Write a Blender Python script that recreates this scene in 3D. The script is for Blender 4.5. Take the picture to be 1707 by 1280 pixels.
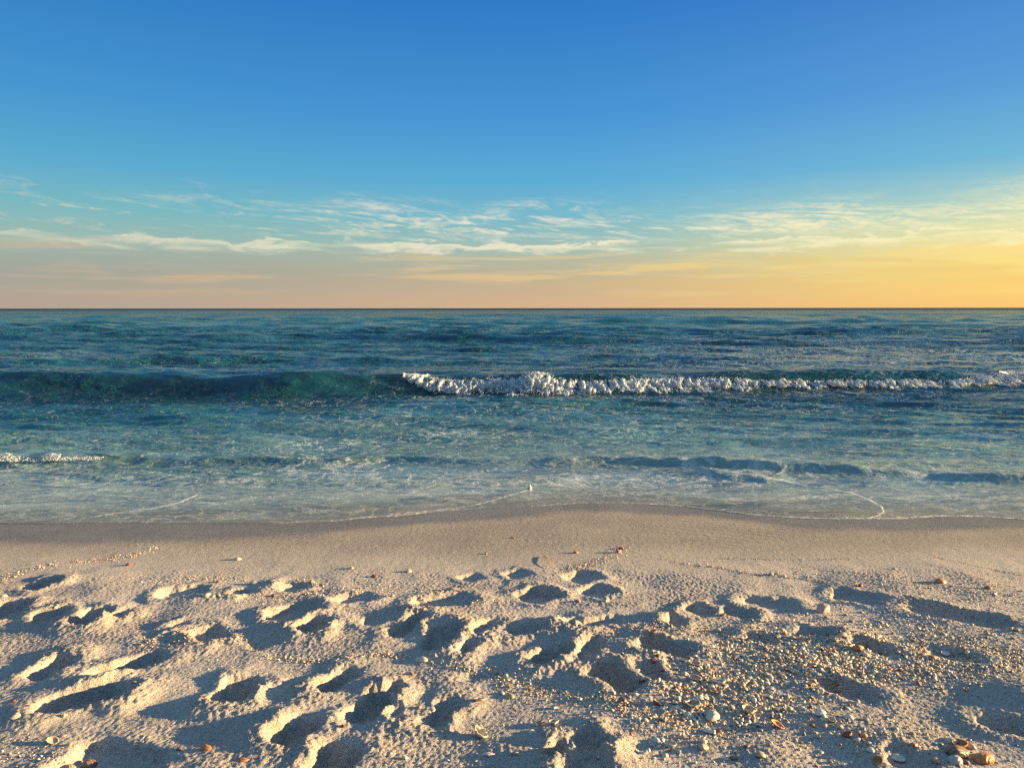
import bpy, bmesh, math, random
import numpy as np
from mathutils import Vector, Matrix, Euler

# ------------------------------------------------------------------ camera, sky, sun, exposure
scene = bpy.context.scene
for ob in list(bpy.data.objects):
    bpy.data.objects.remove(ob)
COL = scene.collection
random.seed(7)
R = math.radians

F = 1230.0                      # focal length in photograph pixels (1707 wide)
PITCH = math.atan((640 - 513.8) / F)
HC = 1.5                        # eye above the dry sand
SEA = -0.45                     # sea level
SUN_EL, SUN_AZ = 7.6, 86.0      # azimuth clockwise from +Y (the way the camera looks)
EXPOSURE = 2.0

cam_d = bpy.data.cameras.new('camera')
cam_d.sensor_width = 36
cam_d.lens = F / 1707 * 36
cam_d.clip_start = 0.05
cam_d.clip_end = 200000
cam = bpy.data.objects.new('camera', cam_d)
COL.objects.link(cam)
cam.location = (0, 0, HC)
cam.rotation_euler = Euler((R(90) - PITCH, 0, 0))
cam.rotation_euler.rotate_axis('Z', R(-0.05))
scene.camera = cam

scene.view_settings.view_transform = 'Standard'
scene.view_settings.look = 'None'
scene.view_settings.exposure = EXPOSURE
scene.view_settings.gamma = 1.0
scene.cycles.use_denoising = False
scene.cycles.denoiser = 'OPENIMAGEDENOISE'
scene.cycles.denoising_input_passes = 'RGB_ALBEDO_NORMAL'
scene.cycles.max_bounces = 6
scene.cycles.sample_clamp_direct = 1.2
scene.cycles.sample_clamp_indirect = 1.0
scene.cycles.transparent_max_bounces = 8


def lin(c):
    c = c / 255.0
    return c / 12.92 if c <= 0.04045 else ((c + 0.055) / 1.055) ** 2.4


def rgb(r, g, b):
    return (lin(r), lin(g), lin(b), 1.0)


class NT:
    """small helper for node trees"""
    def __init__(self, tree):
        self.t = tree
        tree.nodes.clear()

    def n(self, typ, **kw):
        nd = self.t.nodes.new(typ)
        for k, v in kw.items():
            if k.startswith('i_'):
                key = k[2:]
                key = int(key) if key.isdigit() else key.replace('_', ' ')
                nd.inputs[key].default_value = v
            else:
                setattr(nd, k, v)
        return nd

    def l(self, a, b):
        self.t.links.new(a, b)

    def val(self, sock, v):
        if isinstance(v, bpy.types.NodeSocket):
            self.l(v, sock)
        elif v is not None:
            sock.default_value = v

    def m(self, op, a, b=None, c=None, clamp=False):
        nd = self.t.nodes.new('ShaderNodeMath')
        nd.operation = op
        nd.use_clamp = clamp
        for i, v in enumerate((a, b, c)):
            if v is not None:
                self.val(nd.inputs[i], v)
        return nd.outputs[0]

    def ss(self, v, lo, hi, tlo=0.0, thi=1.0):
        nd = self.t.nodes.new('ShaderNodeMapRange')
        nd.interpolation_type = 'SMOOTHSTEP'
        self.val(nd.inputs[0], v)
        for i, q in zip((1, 2, 3, 4), (lo, hi, tlo, thi)):
            self.val(nd.inputs[i], q)
        return nd.outputs[0]

    def mr(self, v, lo, hi, tlo=0.0, thi=1.0):
        nd = self.t.nodes.new('ShaderNodeMapRange')
        self.val(nd.inputs[0], v)
        for i, q in zip((1, 2, 3, 4), (lo, hi, tlo, thi)):
            self.val(nd.inputs[i], q)
        return nd.outputs[0]

    def mix(self, f, a, b, blend='MIX'):
        nd = self.t.nodes.new('ShaderNodeMix')
        nd.data_type = 'RGBA'
        nd.blend_type = blend
        self.val(nd.inputs[0], f)
        self.val(nd.inputs[6], a)
        self.val(nd.inputs[7], b)
        return nd.outputs[2]

    def ramp(self, f, stops):
        nd = self.t.nodes.new('ShaderNodeValToRGB')
        self.val(nd.inputs[0], f)
        el = nd.color_ramp.elements
        while len(el) < len(stops):
            el.new(0.5)
        for e, (p, c) in zip(el, stops):
            e.position = p
            e.color = c
        return nd.outputs[0]

    def comb(self, x, y, z=0.0):
        nd = self.t.nodes.new('ShaderNodeCombineXYZ')
        for i, v in enumerate((x, y, z)):
            self.val(nd.inputs[i], v)
        return nd.outputs[0]

    def noise(self, vec, scale=1.0, detail=4.0, rough=0.5, dist=0.0, dim='3D'):
        nd = self.t.nodes.new('ShaderNodeTexNoise')
        nd.noise_dimensions = dim
        self.val(nd.inputs['Vector'], vec)
        nd.inputs['Scale'].default_value = scale
        nd.inputs['Detail'].default_value = detail
        nd.inputs['Roughness'].default_value = rough
        nd.inputs['Distortion'].default_value = dist
        return nd.outputs[0]

    def attr(self, name):
        nd = self.t.nodes.new('ShaderNodeAttribute')
        nd.attribute_name = name
        return nd


# ---- world: the sky and its cirrus, all laid out by true direction
world = bpy.data.worlds.new('World')
scene.world = world
world.use_nodes = True
w = NT(world.node_tree)
tc = w.n('ShaderNodeTexCoord')
nrm = w.n('ShaderNodeVectorMath', operation='NORMALIZE')
w.l(tc.outputs['Generated'], nrm.inputs[0])
sx = w.n('ShaderNodeSeparateXYZ')
w.l(nrm.outputs[0], sx.inputs[0])
X, Y, Z = sx.outputs
elev = w.m('MULTIPLY', w.m('ARCSINE', Z), 57.29578)
azi = w.m('MULTIPLY', w.m('ARCTAN2', X, Y), 57.29578)
hlen = w.m('SQRT', w.m('ADD', w.m('MULTIPLY', X, X), w.m('MULTIPLY', Y, Y)))
sunx, suny = math.sin(R(SUN_AZ)), math.cos(R(SUN_AZ))
s = w.m('DIVIDE', w.m('ADD', w.m('MULTIPLY', X, sunx), w.m('MULTIPLY', Y, suny)), w.m('MAXIMUM', hlen, 0.001))
e30 = w.m('DIVIDE', elev, 30.0, clamp=True)


def stops(*a):
    return [(d / 30.0, rgb(*c)) for d, c in a]


rampL = w.ramp(e30, stops((0, (180, 162, 148)), (1.0, (174, 163, 150)), (2.6, (160, 164, 154)), (4.6, (152, 182, 172)), (6.8, (118, 182, 190)),
                          (9.5, (88, 168, 204)), (14, (64, 146, 206)), (22, (38, 119, 194)), (30, (28, 98, 178))))
rampC = w.ramp(e30, stops((0, (222, 182, 138)), (1.0, (210, 180, 144)), (2.6, (188, 178, 154)), (4.6, (154, 188, 182)), (6.8, (118, 184, 202)),
                          (9.5, (90, 170, 214)), (14, (68, 146, 212)), (22, (42, 118, 198)), (30, (30, 98, 182))))
rampR = w.ramp(e30, stops((0, (252, 200, 116)), (1.5, (255, 214, 118)), (3.2, (255, 228, 134)), (5.0, (232, 226, 166)), (6.8, (176, 208, 196)),
                          (9.5, (112, 182, 212)), (14, (84, 154, 214)), (22, (54, 122, 202)), (30, (36, 100, 184))))
rampS = w.ramp(e30, stops((0, (255, 200, 110)), (4, (255, 235, 170)), (9, (255, 240, 190)), (14, (200, 215, 210)), (22, (110, 165, 215)), (30, (60, 125, 195))))
skyc = w.mix(w.ss(s, -0.62, 0.34), rampL, rampC)
skyc = w.mix(w.ss(s, 0.10, 0.72), skyc, rampR)
skyc = w.mix(w.ss(s, 0.66, 1.0), skyc, rampS)
skyc = w.mix(w.ss(elev, 24, 62), skyc, rgb(146, 188, 212))  # overhead sky, out of view, brightened past the gradient below to fill shade

# cirrus
u1 = w.comb(w.m('MULTIPLY', azi, 0.10), w.m('MULTIPLY', w.m('ADD', elev, w.m('MULTIPLY', azi, 0.09)), 1.0))
warp = w.noise(w.comb(w.m('MULTIPLY', azi, 0.12), w.m('MULTIPLY', elev, 0.35), 3.0), 1.0, 3.0)
u1b = w.n('ShaderNodeVectorMath', operation='ADD')
w.l(u1, u1b.inputs[0])
w.l(w.comb(w.m('MULTIPLY', warp, 1.2), w.m('MULTIPLY', warp, 1.1), 0.0), u1b.inputs[1])
u1 = u1b.outputs[0]
wisps = w.noise(u1, 1.9, 12.0, 0.68, 1.1)
patch = w.noise(w.comb(w.m('MULTIPLY', azi, 0.055), w.m('MULTIPLY', elev, 0.30), 11.0), 1.0, 2.0)
elevw = w.m('ADD', elev, w.m('MULTIPLY', w.m('SUBTRACT', warp, 0.5), 5.0))
bandA = w.m('MULTIPLY', w.ss(elev, 4.6, 6.0), w.ss(elevw, 8.7, 6.0))
rightness = w.mr(azi, -38, 36, -0.01, 0.14)
thr = w.m('SUBTRACT', w.m('SUBTRACT', 0.66, rightness), w.m('MULTIPLY', patch, 0.35))
cA = w.m('MULTIPLY', w.ss(w.m('SUBTRACT', wisps, thr), 0.01, 0.20), bandA)
# the flatter bank with a bright ragged upper edge
u2 = w.comb(w.m('MULTIPLY', azi, 0.30), w.m('MULTIPLY', elev, 1.3), 21.0)
bank = w.noise(u2, 1.2, 9.0, 0.6, 0.5)
edge = w.m('ADD', 3.5, w.m('MULTIPLY', bank, 2.6))
cB = w.m('MULTIPLY', w.ss(w.m('SUBTRACT', elev, edge), 0.22, -0.02), w.ss(w.m('SUBTRACT', elev, edge), -0.8, -0.1))
cB = w.m('MULTIPLY', cB, w.ss(w.noise(w.comb(w.m('MULTIPLY', azi, 0.10), elev, 40.0), 1.2, 4.0), 0.30, 0.55))
# low streaks
u3 = w.comb(w.m('MULTIPLY', azi, 0.055), w.m('MULTIPLY', elev, 0.95), 55.0)
low = w.noise(u3, 1.5, 8.0, 0.58, 0.3)
cC = w.m('MULTIPLY', w.ss(low, 0.48, 0.66), w.m('MULTIPLY', w.ss(elev, 0.3, 1.8), w.ss(elev, 5.2, 3.6)))
veil = w.m('MULTIPLY', w.ss(low, 0.56, 0.34), w.m('MULTIPLY', w.ss(elev, 0.8, 2.2), w.ss(elev, 5.0, 3.4)))
cloudcol = w.mix(w.ss(s, -0.55, 0.1), rgb(214, 212, 190), rgb(248, 236, 204))
cloudcol = w.mix(w.ss(s, 0.1, 0.7), cloudcol, rgb(255, 244, 188))
lowcol = w.mix(w.ss(s, -0.5, 0.6), rgb(216, 180, 146), rgb(255, 218, 130))
veilcol = w.mix(w.ss(s, -0.5, 0.55), rgb(158, 160, 152), rgb(236, 196, 112))
skyc = w.mix(w.m('MULTIPLY', veil, 0.5), skyc, veilcol)
skyc = w.mix(w.m('MULTIPLY', cC, 0.62), skyc, lowcol)
skyc = w.mix(w.m('MULTIPLY', cB, 0.80), skyc, cloudcol)
u4 = w.comb(w.m('MULTIPLY', w.m('ADD', azi, w.m('MULTIPLY', elev, 1.6)), 0.55), w.m('MULTIPLY', w.m('SUBTRACT', elev, w.m('MULTIPLY', azi, 0.04)), 2.4), 71.0)
fibre = w.ss(w.noise(u4, 1.0, 6.0, 0.68, 1.2), 0.36, 0.62, 0.25, 1.0)
skyc = w.mix(w.m('MULTIPLY', w.m('MULTIPLY', cA, fibre), 0.86), skyc, cloudcol)
# below the horizon (never seen: the sea covers it)
sc = w.n('ShaderNodeVectorMath', operation='SCALE')
w.l(skyc, sc.inputs[0])
sc.inputs['Scale'].default_value = 10.0 / 2 ** EXPOSURE
nish = w.n('ShaderNodeTexSky', sky_type='NISHITA')
nish.sun_disc = False
nish.sun_elevation = R(SUN_EL)
nish.sun_rotation = R(SUN_AZ)
final = w.mix(0.02, sc.outputs[0], nish.outputs[0])
bg = w.n('ShaderNodeBackground')
w.l(final, bg.inputs[0])
bg.inputs[1].default_value = 0.1
wo = w.n('ShaderNodeOutputWorld')
w.l(bg.outputs[0], wo.inputs[0])
world.cycles.sampling_method = 'MANUAL'
world.cycles.sample_map_resolution = 512

sun_d = bpy.data.lights.new('sun', 'SUN')
sun_d.energy = 4.8
sun_d.angle = R(0.5)
sun_d.color = (1.0, 0.70, 0.31)
sun = bpy.data.objects.new('sun', sun_d)
COL.objects.link(sun)
d = Vector((-math.sin(R(SUN_AZ)) * math.cos(R(SUN_EL)), -math.cos(R(SUN_AZ)) * math.cos(R(SUN_EL)), -math.sin(R(SUN_EL))))
sun.rotation_euler = d.to_track_quat('-Z', 'Y').to_euler()


# ------------------------------------------------------------------ numeric helpers
def make_noise(seed):
    rs = np.random.RandomState(seed)
    perm = rs.permutation(512).astype(np.int32)
    ang = rs.rand(512) * 2 * np.pi
    gx, gy = np.cos(ang).astype(np.float32), np.sin(ang).astype(np.float32)

    def f(x, y):
        xi = np.floor(x).astype(np.int32)
        yi = np.floor(y).astype(np.int32)
        xf = (x - xi).astype(np.float32)
        yf = (y - yi).astype(np.float32)
        ux = xf * xf * xf * (xf * (xf * 6 - 15) + 10)
        uy = yf * yf * yf * (yf * (yf * 6 - 15) + 10)

        def corner(dx, dy):
            h = perm[(perm[(xi + dx) & 511] + yi + dy) & 511]
            return gx[h] * (xf - dx) + gy[h] * (yf - dy)
        a = corner(0, 0) * (1 - ux) + corner(1, 0) * ux
        b = corner(0, 1) * (1 - ux) + corner(1, 1) * ux
        return (a * (1 - uy) + b * uy) * 1.5
    return f


NO = [make_noise(100 + i) for i in range(12)]


def fbm(x, y, sc, octv, k=0, gain=0.5):
    out, a, tot = 0.0, 1.0, 0.0
    for i in range(octv):
        out = out + a * NO[(k + i) % 12](x * sc + 3.7 * i, y * sc + 9.1 * i)
        tot += a
        a *= gain
        sc *= 2.03
    return out / tot


def sstep(a, b, x):
    t = np.clip((x - a) / (b - a), 0, 1)
    return t * t * (3 - 2 * t)


def sand_base(y):
    y = np.asarray(y, dtype=np.float64)
    k = 0.35
    t = (y - 4.35) / k
    sp = np.where(t > 20, t, np.log1p(np.exp(np.minimum(t, 20)))) * k
    z = -0.130 * sp
    far = np.maximum(y - 12, 0)
    return z + 0.130 * far - 0.05 * np.minimum(far, 60)


CP, SP = math.cos(PITCH), math.sin(PITCH)


def ray(px, py):
    a, b = (px - 853.5) / F, (640 - py) / F
    return a, CP + b * SP, -SP + b * CP


def on_sand(px, py):
    dx, dy, dz = ray(px, py)
    lo, hi = 0.5, 60.0
    for _ in range(50):
        m = (lo + hi) / 2
        if HC + dz * m > float(sand_base(dy * m)):
            lo = m
        else:
            hi = m
    return dx * lo, dy * lo


def on_sea(px, py, z=SEA):
    dx, dy, dz = ray(px, py)
    t = (z - HC) / dz
    return dx * t, dy * t


def grid_object(name, xs2, ys2, zs2, mat, attrs):
    """one mesh from 2-D arrays of coordinates"""
    nr, nc = xs2.shape
    co = np.stack([xs2, ys2, zs2], -1).reshape(-1, 3).astype(np.float32)
    idx = np.arange(nr * nc, dtype=np.int32).reshape(nr, nc)
    q = np.stack([idx[:-1, :-1], idx[:-1, 1:], idx[1:, 1:], idx[1:, :-1]], -1).reshape(-1)
    me = bpy.data.meshes.new(name)
    nf = (nr - 1) * (nc - 1)
    me.vertices.add(len(co))
    me.vertices.foreach_set('co', co.ravel())
    me.loops.add(nf * 4)
    me.loops.foreach_set('vertex_index', q)
    me.polygons.add(nf)
    me.polygons.foreach_set('loop_start', np.arange(0, nf * 4, 4, dtype=np.int32))
    me.polygons.foreach_set('use_smooth', np.ones(nf, dtype=bool))
    for k, v in attrs.items():
        at = me.attributes.new(k, 'FLOAT', 'POINT')
        at.data.foreach_set('value', np.ascontiguousarray(v, dtype=np.float32).ravel())
    me.update()
    me.materials.append(mat)
    ob = bpy.data.objects.new(name, me)
    COL.objects.link(ob)
    return ob


# ------------------------------------------------------------------ materials
def new_mat(name):
    m = bpy.data.materials.new(name)
    m.use_nodes = True
    return m, NT(m.node_tree)


def sand_material():
    m, t = new_mat('sand')
    geo = t.n('ShaderNodeNewGeometry')
    pos = geo.outputs['Position']
    wet = t.attr('wet').outputs['Fac']
    coarse = t.attr('coarse').outputs['Fac']
    n1 = t.noise(pos, 2.2, 5.0, 0.6)
    grain = t.noise(pos, 260.0, 3.0, 0.8)
    grain2 = t.noise(pos, 120.0, 3.0, 0.7)
    dry = t.mix(t.ss(n1, 0.3, 0.7), (0.46, 0.405, 0.370, 1), (0.54, 0.475, 0.43, 1))
    wetc = t.mix(t.ss(n1, 0.3, 0.7), (0.145, 0.126, 0.110, 1), (0.185, 0.160, 0.138, 1))
    c = t.mix(wet, dry, wetc)
    gv = t.mr(grain, 0.3, 0.7, 0.52, 1.44)
    gv = t.m('MULTIPLY', gv, t.mr(t.noise(pos, 85.0, 3.0, 0.75), 0.32, 0.68, 0.74, 1.22))
    gm = t.n('ShaderNodeVectorMath', operation='SCALE')
    t.l(c, gm.inputs[0])
    t.l(gv, gm.inputs['Scale'])
    # pale shell crumbs mixed in the sand
    vo = t.n('ShaderNodeTexVoronoi')
    t.l(pos, vo.inputs['Vector'])
    vo.inputs['Scale'].default_value = 150.0
    sepc = t.n('ShaderNodeSeparateColor')
    t.l(vo.outputs['Color'], sepc.inputs[0])
    thr = t.m('SUBTRACT', 0.93, t.m('MULTIPLY', coarse, 0.30))
    crumb = t.m('MULTIPLY', t.m('GREATER_THAN', sepc.outputs[0], thr), t.m('LESS_THAN', vo.outputs['Distance'], 0.42))
    ccol = t.ramp(sepc.outputs[1], [(0, (0.72, 0.62, 0.48, 1)), (0.5, (0.60, 0.52, 0.44, 1)), (0.8, (0.42, 0.24, 0.12, 1)), (1, (0.16, 0.13, 0.11, 1))])
    crumb_w = t.m('MULTIPLY', crumb, t.mr(wet, 0, 1, 0.9, 0.45))
    c2 = t.mix(crumb_w, gm.outputs[0], ccol)
    b = t.n('ShaderNodeBsdfPrincipled')
    t.l(c2, b.inputs['Base Color'])
    t.l(t.mr(wet, 0.6, 1, 0.95, 0.34), b.inputs['Roughness'])
    b.inputs['Specular IOR Level'].default_value = 0.25
    # grain relief
    streak = t.n('ShaderNodeMapping')
    streak.inputs['Rotation'].default_value = (0, 0, R(-52))
    streak.inputs['Scale'].default_value = (3.0, 26.0, 1.0)
    t.l(pos, streak.inputs['Vector'])
    st = t.m('MULTIPLY', t.noise(streak.outputs[0], 1.0, 2.0, 0.5), t.m('MULTIPLY', wet, 2.0))
    h = t.m('ADD', t.m('MULTIPLY', grain2, t.mr(coarse, 0, 1, 0.9, 2.4)), t.m('MULTIPLY', grain, 0.75))
    h = t.m('ADD', t.m('MULTIPLY', h, t.ss(wet, 0.6, 1, 1.0, 0.45)), st)
    h = t.m('ADD', h, t.m('MULTIPLY', crumb, 0.8))
    bp = t.n('ShaderNodeBump')
    bp.inputs['Strength'].default_value = 1.0
    bp.inputs['Distance'].default_value = 0.008
    t.l(h, bp.inputs['Height'])
    t.l(bp.outputs[0], b.inputs['Normal'])
    o = t.n('ShaderNodeOutputMaterial')
    t.l(b.outputs[0], o.inputs[0])
    return m


def water_material():
    m, t = new_mat('sea_water')
    geo = t.n('ShaderNodeNewGeometry')
    pos = geo.outputs['Position']
    sp = t.n('ShaderNodeSeparateXYZ')
    t.l(pos, sp.inputs[0])
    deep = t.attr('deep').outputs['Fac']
    foam = t.attr('foam').outputs['Fac']
    line = t.attr('line').outputs['Fac']
    thin = t.attr('thin').outputs['Fac']
    dist = sp.outputs[1]
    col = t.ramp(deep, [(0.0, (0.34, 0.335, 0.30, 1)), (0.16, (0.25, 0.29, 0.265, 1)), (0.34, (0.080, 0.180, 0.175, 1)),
                        (0.46, (0.014, 0.090, 0.094, 1)), (0.54, (0.004, 0.040, 0.052, 1)), (0.75, (0.004, 0.095, 0.118, 1)), (1.0, (0.008, 0.060, 0.110, 1))])  # dark dip before the open sea: shade painted onto the wave faces
    cv = t.noise(t.comb(t.m('MULTIPLY', sp.outputs[0], 0.35), t.m('MULTIPLY', dist, 0.5)), 1.0, 3.0)
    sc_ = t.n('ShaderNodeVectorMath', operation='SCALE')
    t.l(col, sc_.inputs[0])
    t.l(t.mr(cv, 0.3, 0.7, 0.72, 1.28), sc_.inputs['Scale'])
    # ripples
    p1 = t.n('ShaderNodeMapping')
    p1.inputs['Scale'].default_value = (1.0, 2.3, 1.0)
    p1.inputs['Rotation'].default_value = (0, 0, R(6))
    t.l(pos, p1.inputs['Vector'])
    fade = t.m('DIVIDE', 1.0, t.m('ADD', 1.0, t.m('DIVIDE', dist, 90.0)))
    r1 = t.m('MULTIPLY', t.noise(p1.outputs[0], 0.55, 2.0, 0.5), t.mr(dist, 40, 160, 0.0, 1.7))
    r2 = t.m('MULTIPLY', t.noise(p1.outputs[0], 2.6, 3.0, 0.55), t.mr(dist, 6, 60, 0.05, 0.5))
    r3 = t.m('MULTIPLY', t.noise(p1.outputs[0], 9.0, 3.0, 0.6, 0.4), t.mr(dist, 7, 14, 0.017, 0.029))
    r4 = t.m('MULTIPLY', t.noise(p1.outputs[0], 38.0, 2.0, 0.6), 0.0025)
    h = t.m('ADD', t.m('ADD', r1, r2), t.m('ADD', r3, r4))
    h = t.m('MULTIPLY', h, t.mr(thin, 0.3, 1.0, 0.25, 1.0))
    slick = t.noise(t.comb(t.m('DIVIDE', sp.outputs[0], t.m('ADD', 1.2, t.m('MULTIPLY', dist, 0.12))), t.m('MULTIPLY', t.m('LOGARITHM', dist, 2.718), 9.0)), 1.0, 3.0, 0.55, 0.4)
    h = t.m('MULTIPLY', h, t.ss(slick, 0.36, 0.58, 0.28, 1.05))
    bp = t.n('ShaderNodeBump')
    bp.inputs['Strength'].default_value = 1.0
    bp.inputs['Distance'].default_value = 1.0
    t.l(h, bp.inputs['Height'])
    b = t.n('ShaderNodeBsdfPrincipled')
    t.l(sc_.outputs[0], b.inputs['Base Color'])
    b.inputs['Roughness'].default_value = 0.12
    b.inputs['IOR'].default_value = 1.33
    t.l(t.m('MINIMUM', t.mr(dist, 30, 220, 0.5, 0.14), t.mr(dist, 150, 700, 0.5, 0.02)), b.inputs['Specular IOR Level'])
    t.l(bp.outputs[0], b.inputs['Normal'])
    # lace of foam
    wv = t.noise(pos, 1.6, 4.0, 0.6)
    pw = t.n('ShaderNodeVectorMath', operation='ADD')
    t.l(pos, pw.inputs[0])
    t.l(t.comb(t.m('MULTIPLY', wv, 1.1), t.m('MULTIPLY', t.noise(pos, 2.3, 4.0, 0.6), 0.9), 0.0), pw.inputs[1])
    mp = t.n('ShaderNodeMapping')
    mp.inputs['Scale'].default_value = (1.0, 1.5, 0.0)
    t.l(pw.outputs[0], mp.inputs['Vector'])
    vo = t.n('ShaderNodeTexVoronoi', feature='DISTANCE_TO_EDGE')
    vo.inputs['Scale'].default_value = 3.2
    t.l(mp.outputs[0], vo.inputs['Vector'])
    vo2 = t.n('ShaderNodeTexVoronoi', feature='DISTANCE_TO_EDGE')
    vo2.inputs['Scale'].default_value = 10.0
    t.l(mp.outputs[0], vo2.inputs['Vector'])
    n2 = t.noise(mp.outputs[0], 5.0, 6.0, 0.7)
    l1 = t.m('SUBTRACT', 1.0, t.m('MULTIPLY', vo.outputs[0], 3.6), clamp=True)
    l2 = t.m('SUBTRACT', 1.0, t.m('MULTIPLY', vo2.outputs[0], 3.0), clamp=True)
    lace = t.m('ADD', t.m('MULTIPLY', t.m('POWER', l1, 3.0), 0.55), t.m('MULTIPLY', t.m('POWER', l2, 2.0), 0.35))
    lace = t.m('ADD', lace, t.m('MULTIPLY', n2, 0.75))
    f1 = t.ss(t.m('ADD', lace, foam), 0.95, 1.60)
    f1 = t.m('MULTIPLY', f1, 0.58)
    ln = t.ss(t.m('ADD', line, t.m('MULTIPLY', t.m('SUBTRACT', t.noise(pos, 22.0, 5.0, 0.75), 0.5), 2.2)), 0.30, 1.15)
    ff = t.m('MAXIMUM', f1, ln, clamp=True)
    fb = t.n('ShaderNodeBsdfPrincipled')
    fb.inputs['Base Color'].default_value = (0.80, 0.80, 0.78, 1)
    fb.inputs['Roughness'].default_value = 0.7
    bp2 = t.n('ShaderNodeBump')
    bp2.inputs['Strength'].default_value = 0.8
    bp2.inputs['Distance'].default_value = 0.03
    t.l(t.m('ADD', t.noise(pos, 30.0, 3.0, 0.7), t.m('MULTIPLY', ff, 0.6)), bp2.inputs['Height'])
    t.l(bp2.outputs[0], fb.inputs['Normal'])
    dfar = t.n('ShaderNodeBsdfDiffuse')
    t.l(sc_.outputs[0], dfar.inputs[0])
    mf = t.n('ShaderNodeMixShader')
    t.l(t.m('MAXIMUM', t.mr(dist, 60, 900, 0.0, 0.80), t.mr(dist, 500, 1800, 0.0, 0.985)), mf.inputs[0])
    t.l(b.outputs[0], mf.inputs[1])
    t.l(dfar.outputs[0], mf.inputs[2])
    mx = t.n('ShaderNodeMixShader')
    t.l(ff, mx.inputs[0])
    t.l(mf.outputs[0], mx.inputs[1])
    t.l(fb.outputs[0], mx.inputs[2])
    tr = t.n('ShaderNodeBsdfTransparent')
    mx2 = t.n('ShaderNodeMixShader')
    t.l(t.m('MAXIMUM', thin, ff), mx2.inputs[0])
    t.l(tr.outputs[0], mx2.inputs[1])
    t.l(mx.outputs[0], mx2.inputs[2])
    o = t.n('ShaderNodeOutputMaterial')
    t.l(mx2.outputs[0], o.inputs[0])
    return m


# ------------------------------------------------------------------ beach
# every print: the two ends of its long axis in the photograph, width (m), depth (m), rim height (m)
PRINTS = [
    (42, 981, 95, 967, .13, .05, .030), (-10, 1030, 28, 1004, .16, .07, .035), (55, 1031, 112, 1020, .15, .05, .025),
    (130, 1043, 172, 1018, .13, .08, .050), (190, 1029, 214, 1020, .07, .04, .025), (262, 992, 345, 982, .18, .035, .014),
    (284, 1046, 309, 1040, .06, .03, .012), (325, 1064, 370, 1050, .17, .06, .030), (244, 1062, 272, 1051, .05, .03, .020),
    (58, 1130, 116, 1094, .12, .06, .030), (152, 1124, 270, 1092, .11, .07, .035), (58, 1180, 208, 1150, .17, .09, .045),
    (374, 1174, 412, 1130, .14, .09, .050), (120, 1310, 225, 1238, .34, .05, .020), (535, 1295, 575, 1245, .15, .09, .040),
    (458, 1244, 522, 1198, .14, .09, .045), (533, 1151, 592, 1114, .11, .08, .035), (592, 1205, 638, 1155, .13, .09, .040),
    (645, 1158, 668, 1144, .09, .05, .020), (650, 1200, 664, 1172, .06, .04, .015), (714, 1210, 755, 1168, .095, .06, .030),
    (508, 1056, 538, 1032, .13, .07, .045), (452, 1034, 528, 1008, .20, .05, .030), (656, 1060, 702, 1026, .09, .06, .030),
    (715, 1082, 750, 1046, .14, .09, .045), (771, 1088, 788, 1071, .06, .05, .025), (788, 1058, 824, 1038, .08, .045, .020),
    (690, 1010, 785, 996, .19, .035, .018), (848, 1056, 905, 1046, .08, .05, .025), (940, 1043, 968, 1034, .06, .05, .030),
    (896, 1107, 940, 1077, .12, .08, .045), (968, 1099, 995, 1066, .10, .06, .025), (875, 1000, 920, 984, .20, .06, .020),
    (976, 990, 1012, 979, .16, .05, .015), (952, 968, 990, 955, .18, .035, .010), (970, 1043, 1045, 1032, .11, .035, .018),
    (1068, 1074, 1158, 1087, .14, .08, .035), (995, 1116, 1060, 1152, .15, .09, .045), (1070, 1110, 1105, 1140, .09, .05, .025),
    (918, 1266, 944, 1240, .08, .07, .035), (962, 1225, 997, 1258, .13, .08, .045), (945, 1300, 1005, 1270, .12, .06, .035),
    (1146, 1012, 1185, 1024, .14, .05, .020), (1205, 1016, 1255, 1028, .12, .04, .020), (1110, 1035, 1140, 1042, .12, .05, .010),
    (1365, 1139, 1462, 1168, .12, .06, .030), (1416, 1069, 1486, 1091, .10, .05, .030), (1512, 1014, 1684, 1042, .17, .055, .022),
    (1635, 1207, 1760, 1234, .12, .07, .020), (1330, 1052, 1392, 1062, .11, .04, .020), (1388, 988, 1470, 1002, .18, .035, .012),
    (1240, 1058, 1290, 1068, .10, .035, .015), (1235, 1000, 1330, 1010, .16, .035, .015), (560, 1000, 625, 994, .14, .035, .015),
    (388, 990, 425, 984, .10, .03, .020), (470, 982, 510, 974, .12, .03, .018), (770, 965, 800, 958, .14, .025, .006),
    (845, 960, 880, 953, .14, .025, .006), (610, 1040, 640, 1026, .10, .03, .012), (420, 1075, 470, 1062, .12, .02, .008),
    (1480, 1262, 1560, 1290, .12, .03, .010), (760, 1130, 850, 1120, .08, .02, .008), (1545, 1085, 1640, 1100, .12, .03, .015),
]
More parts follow.
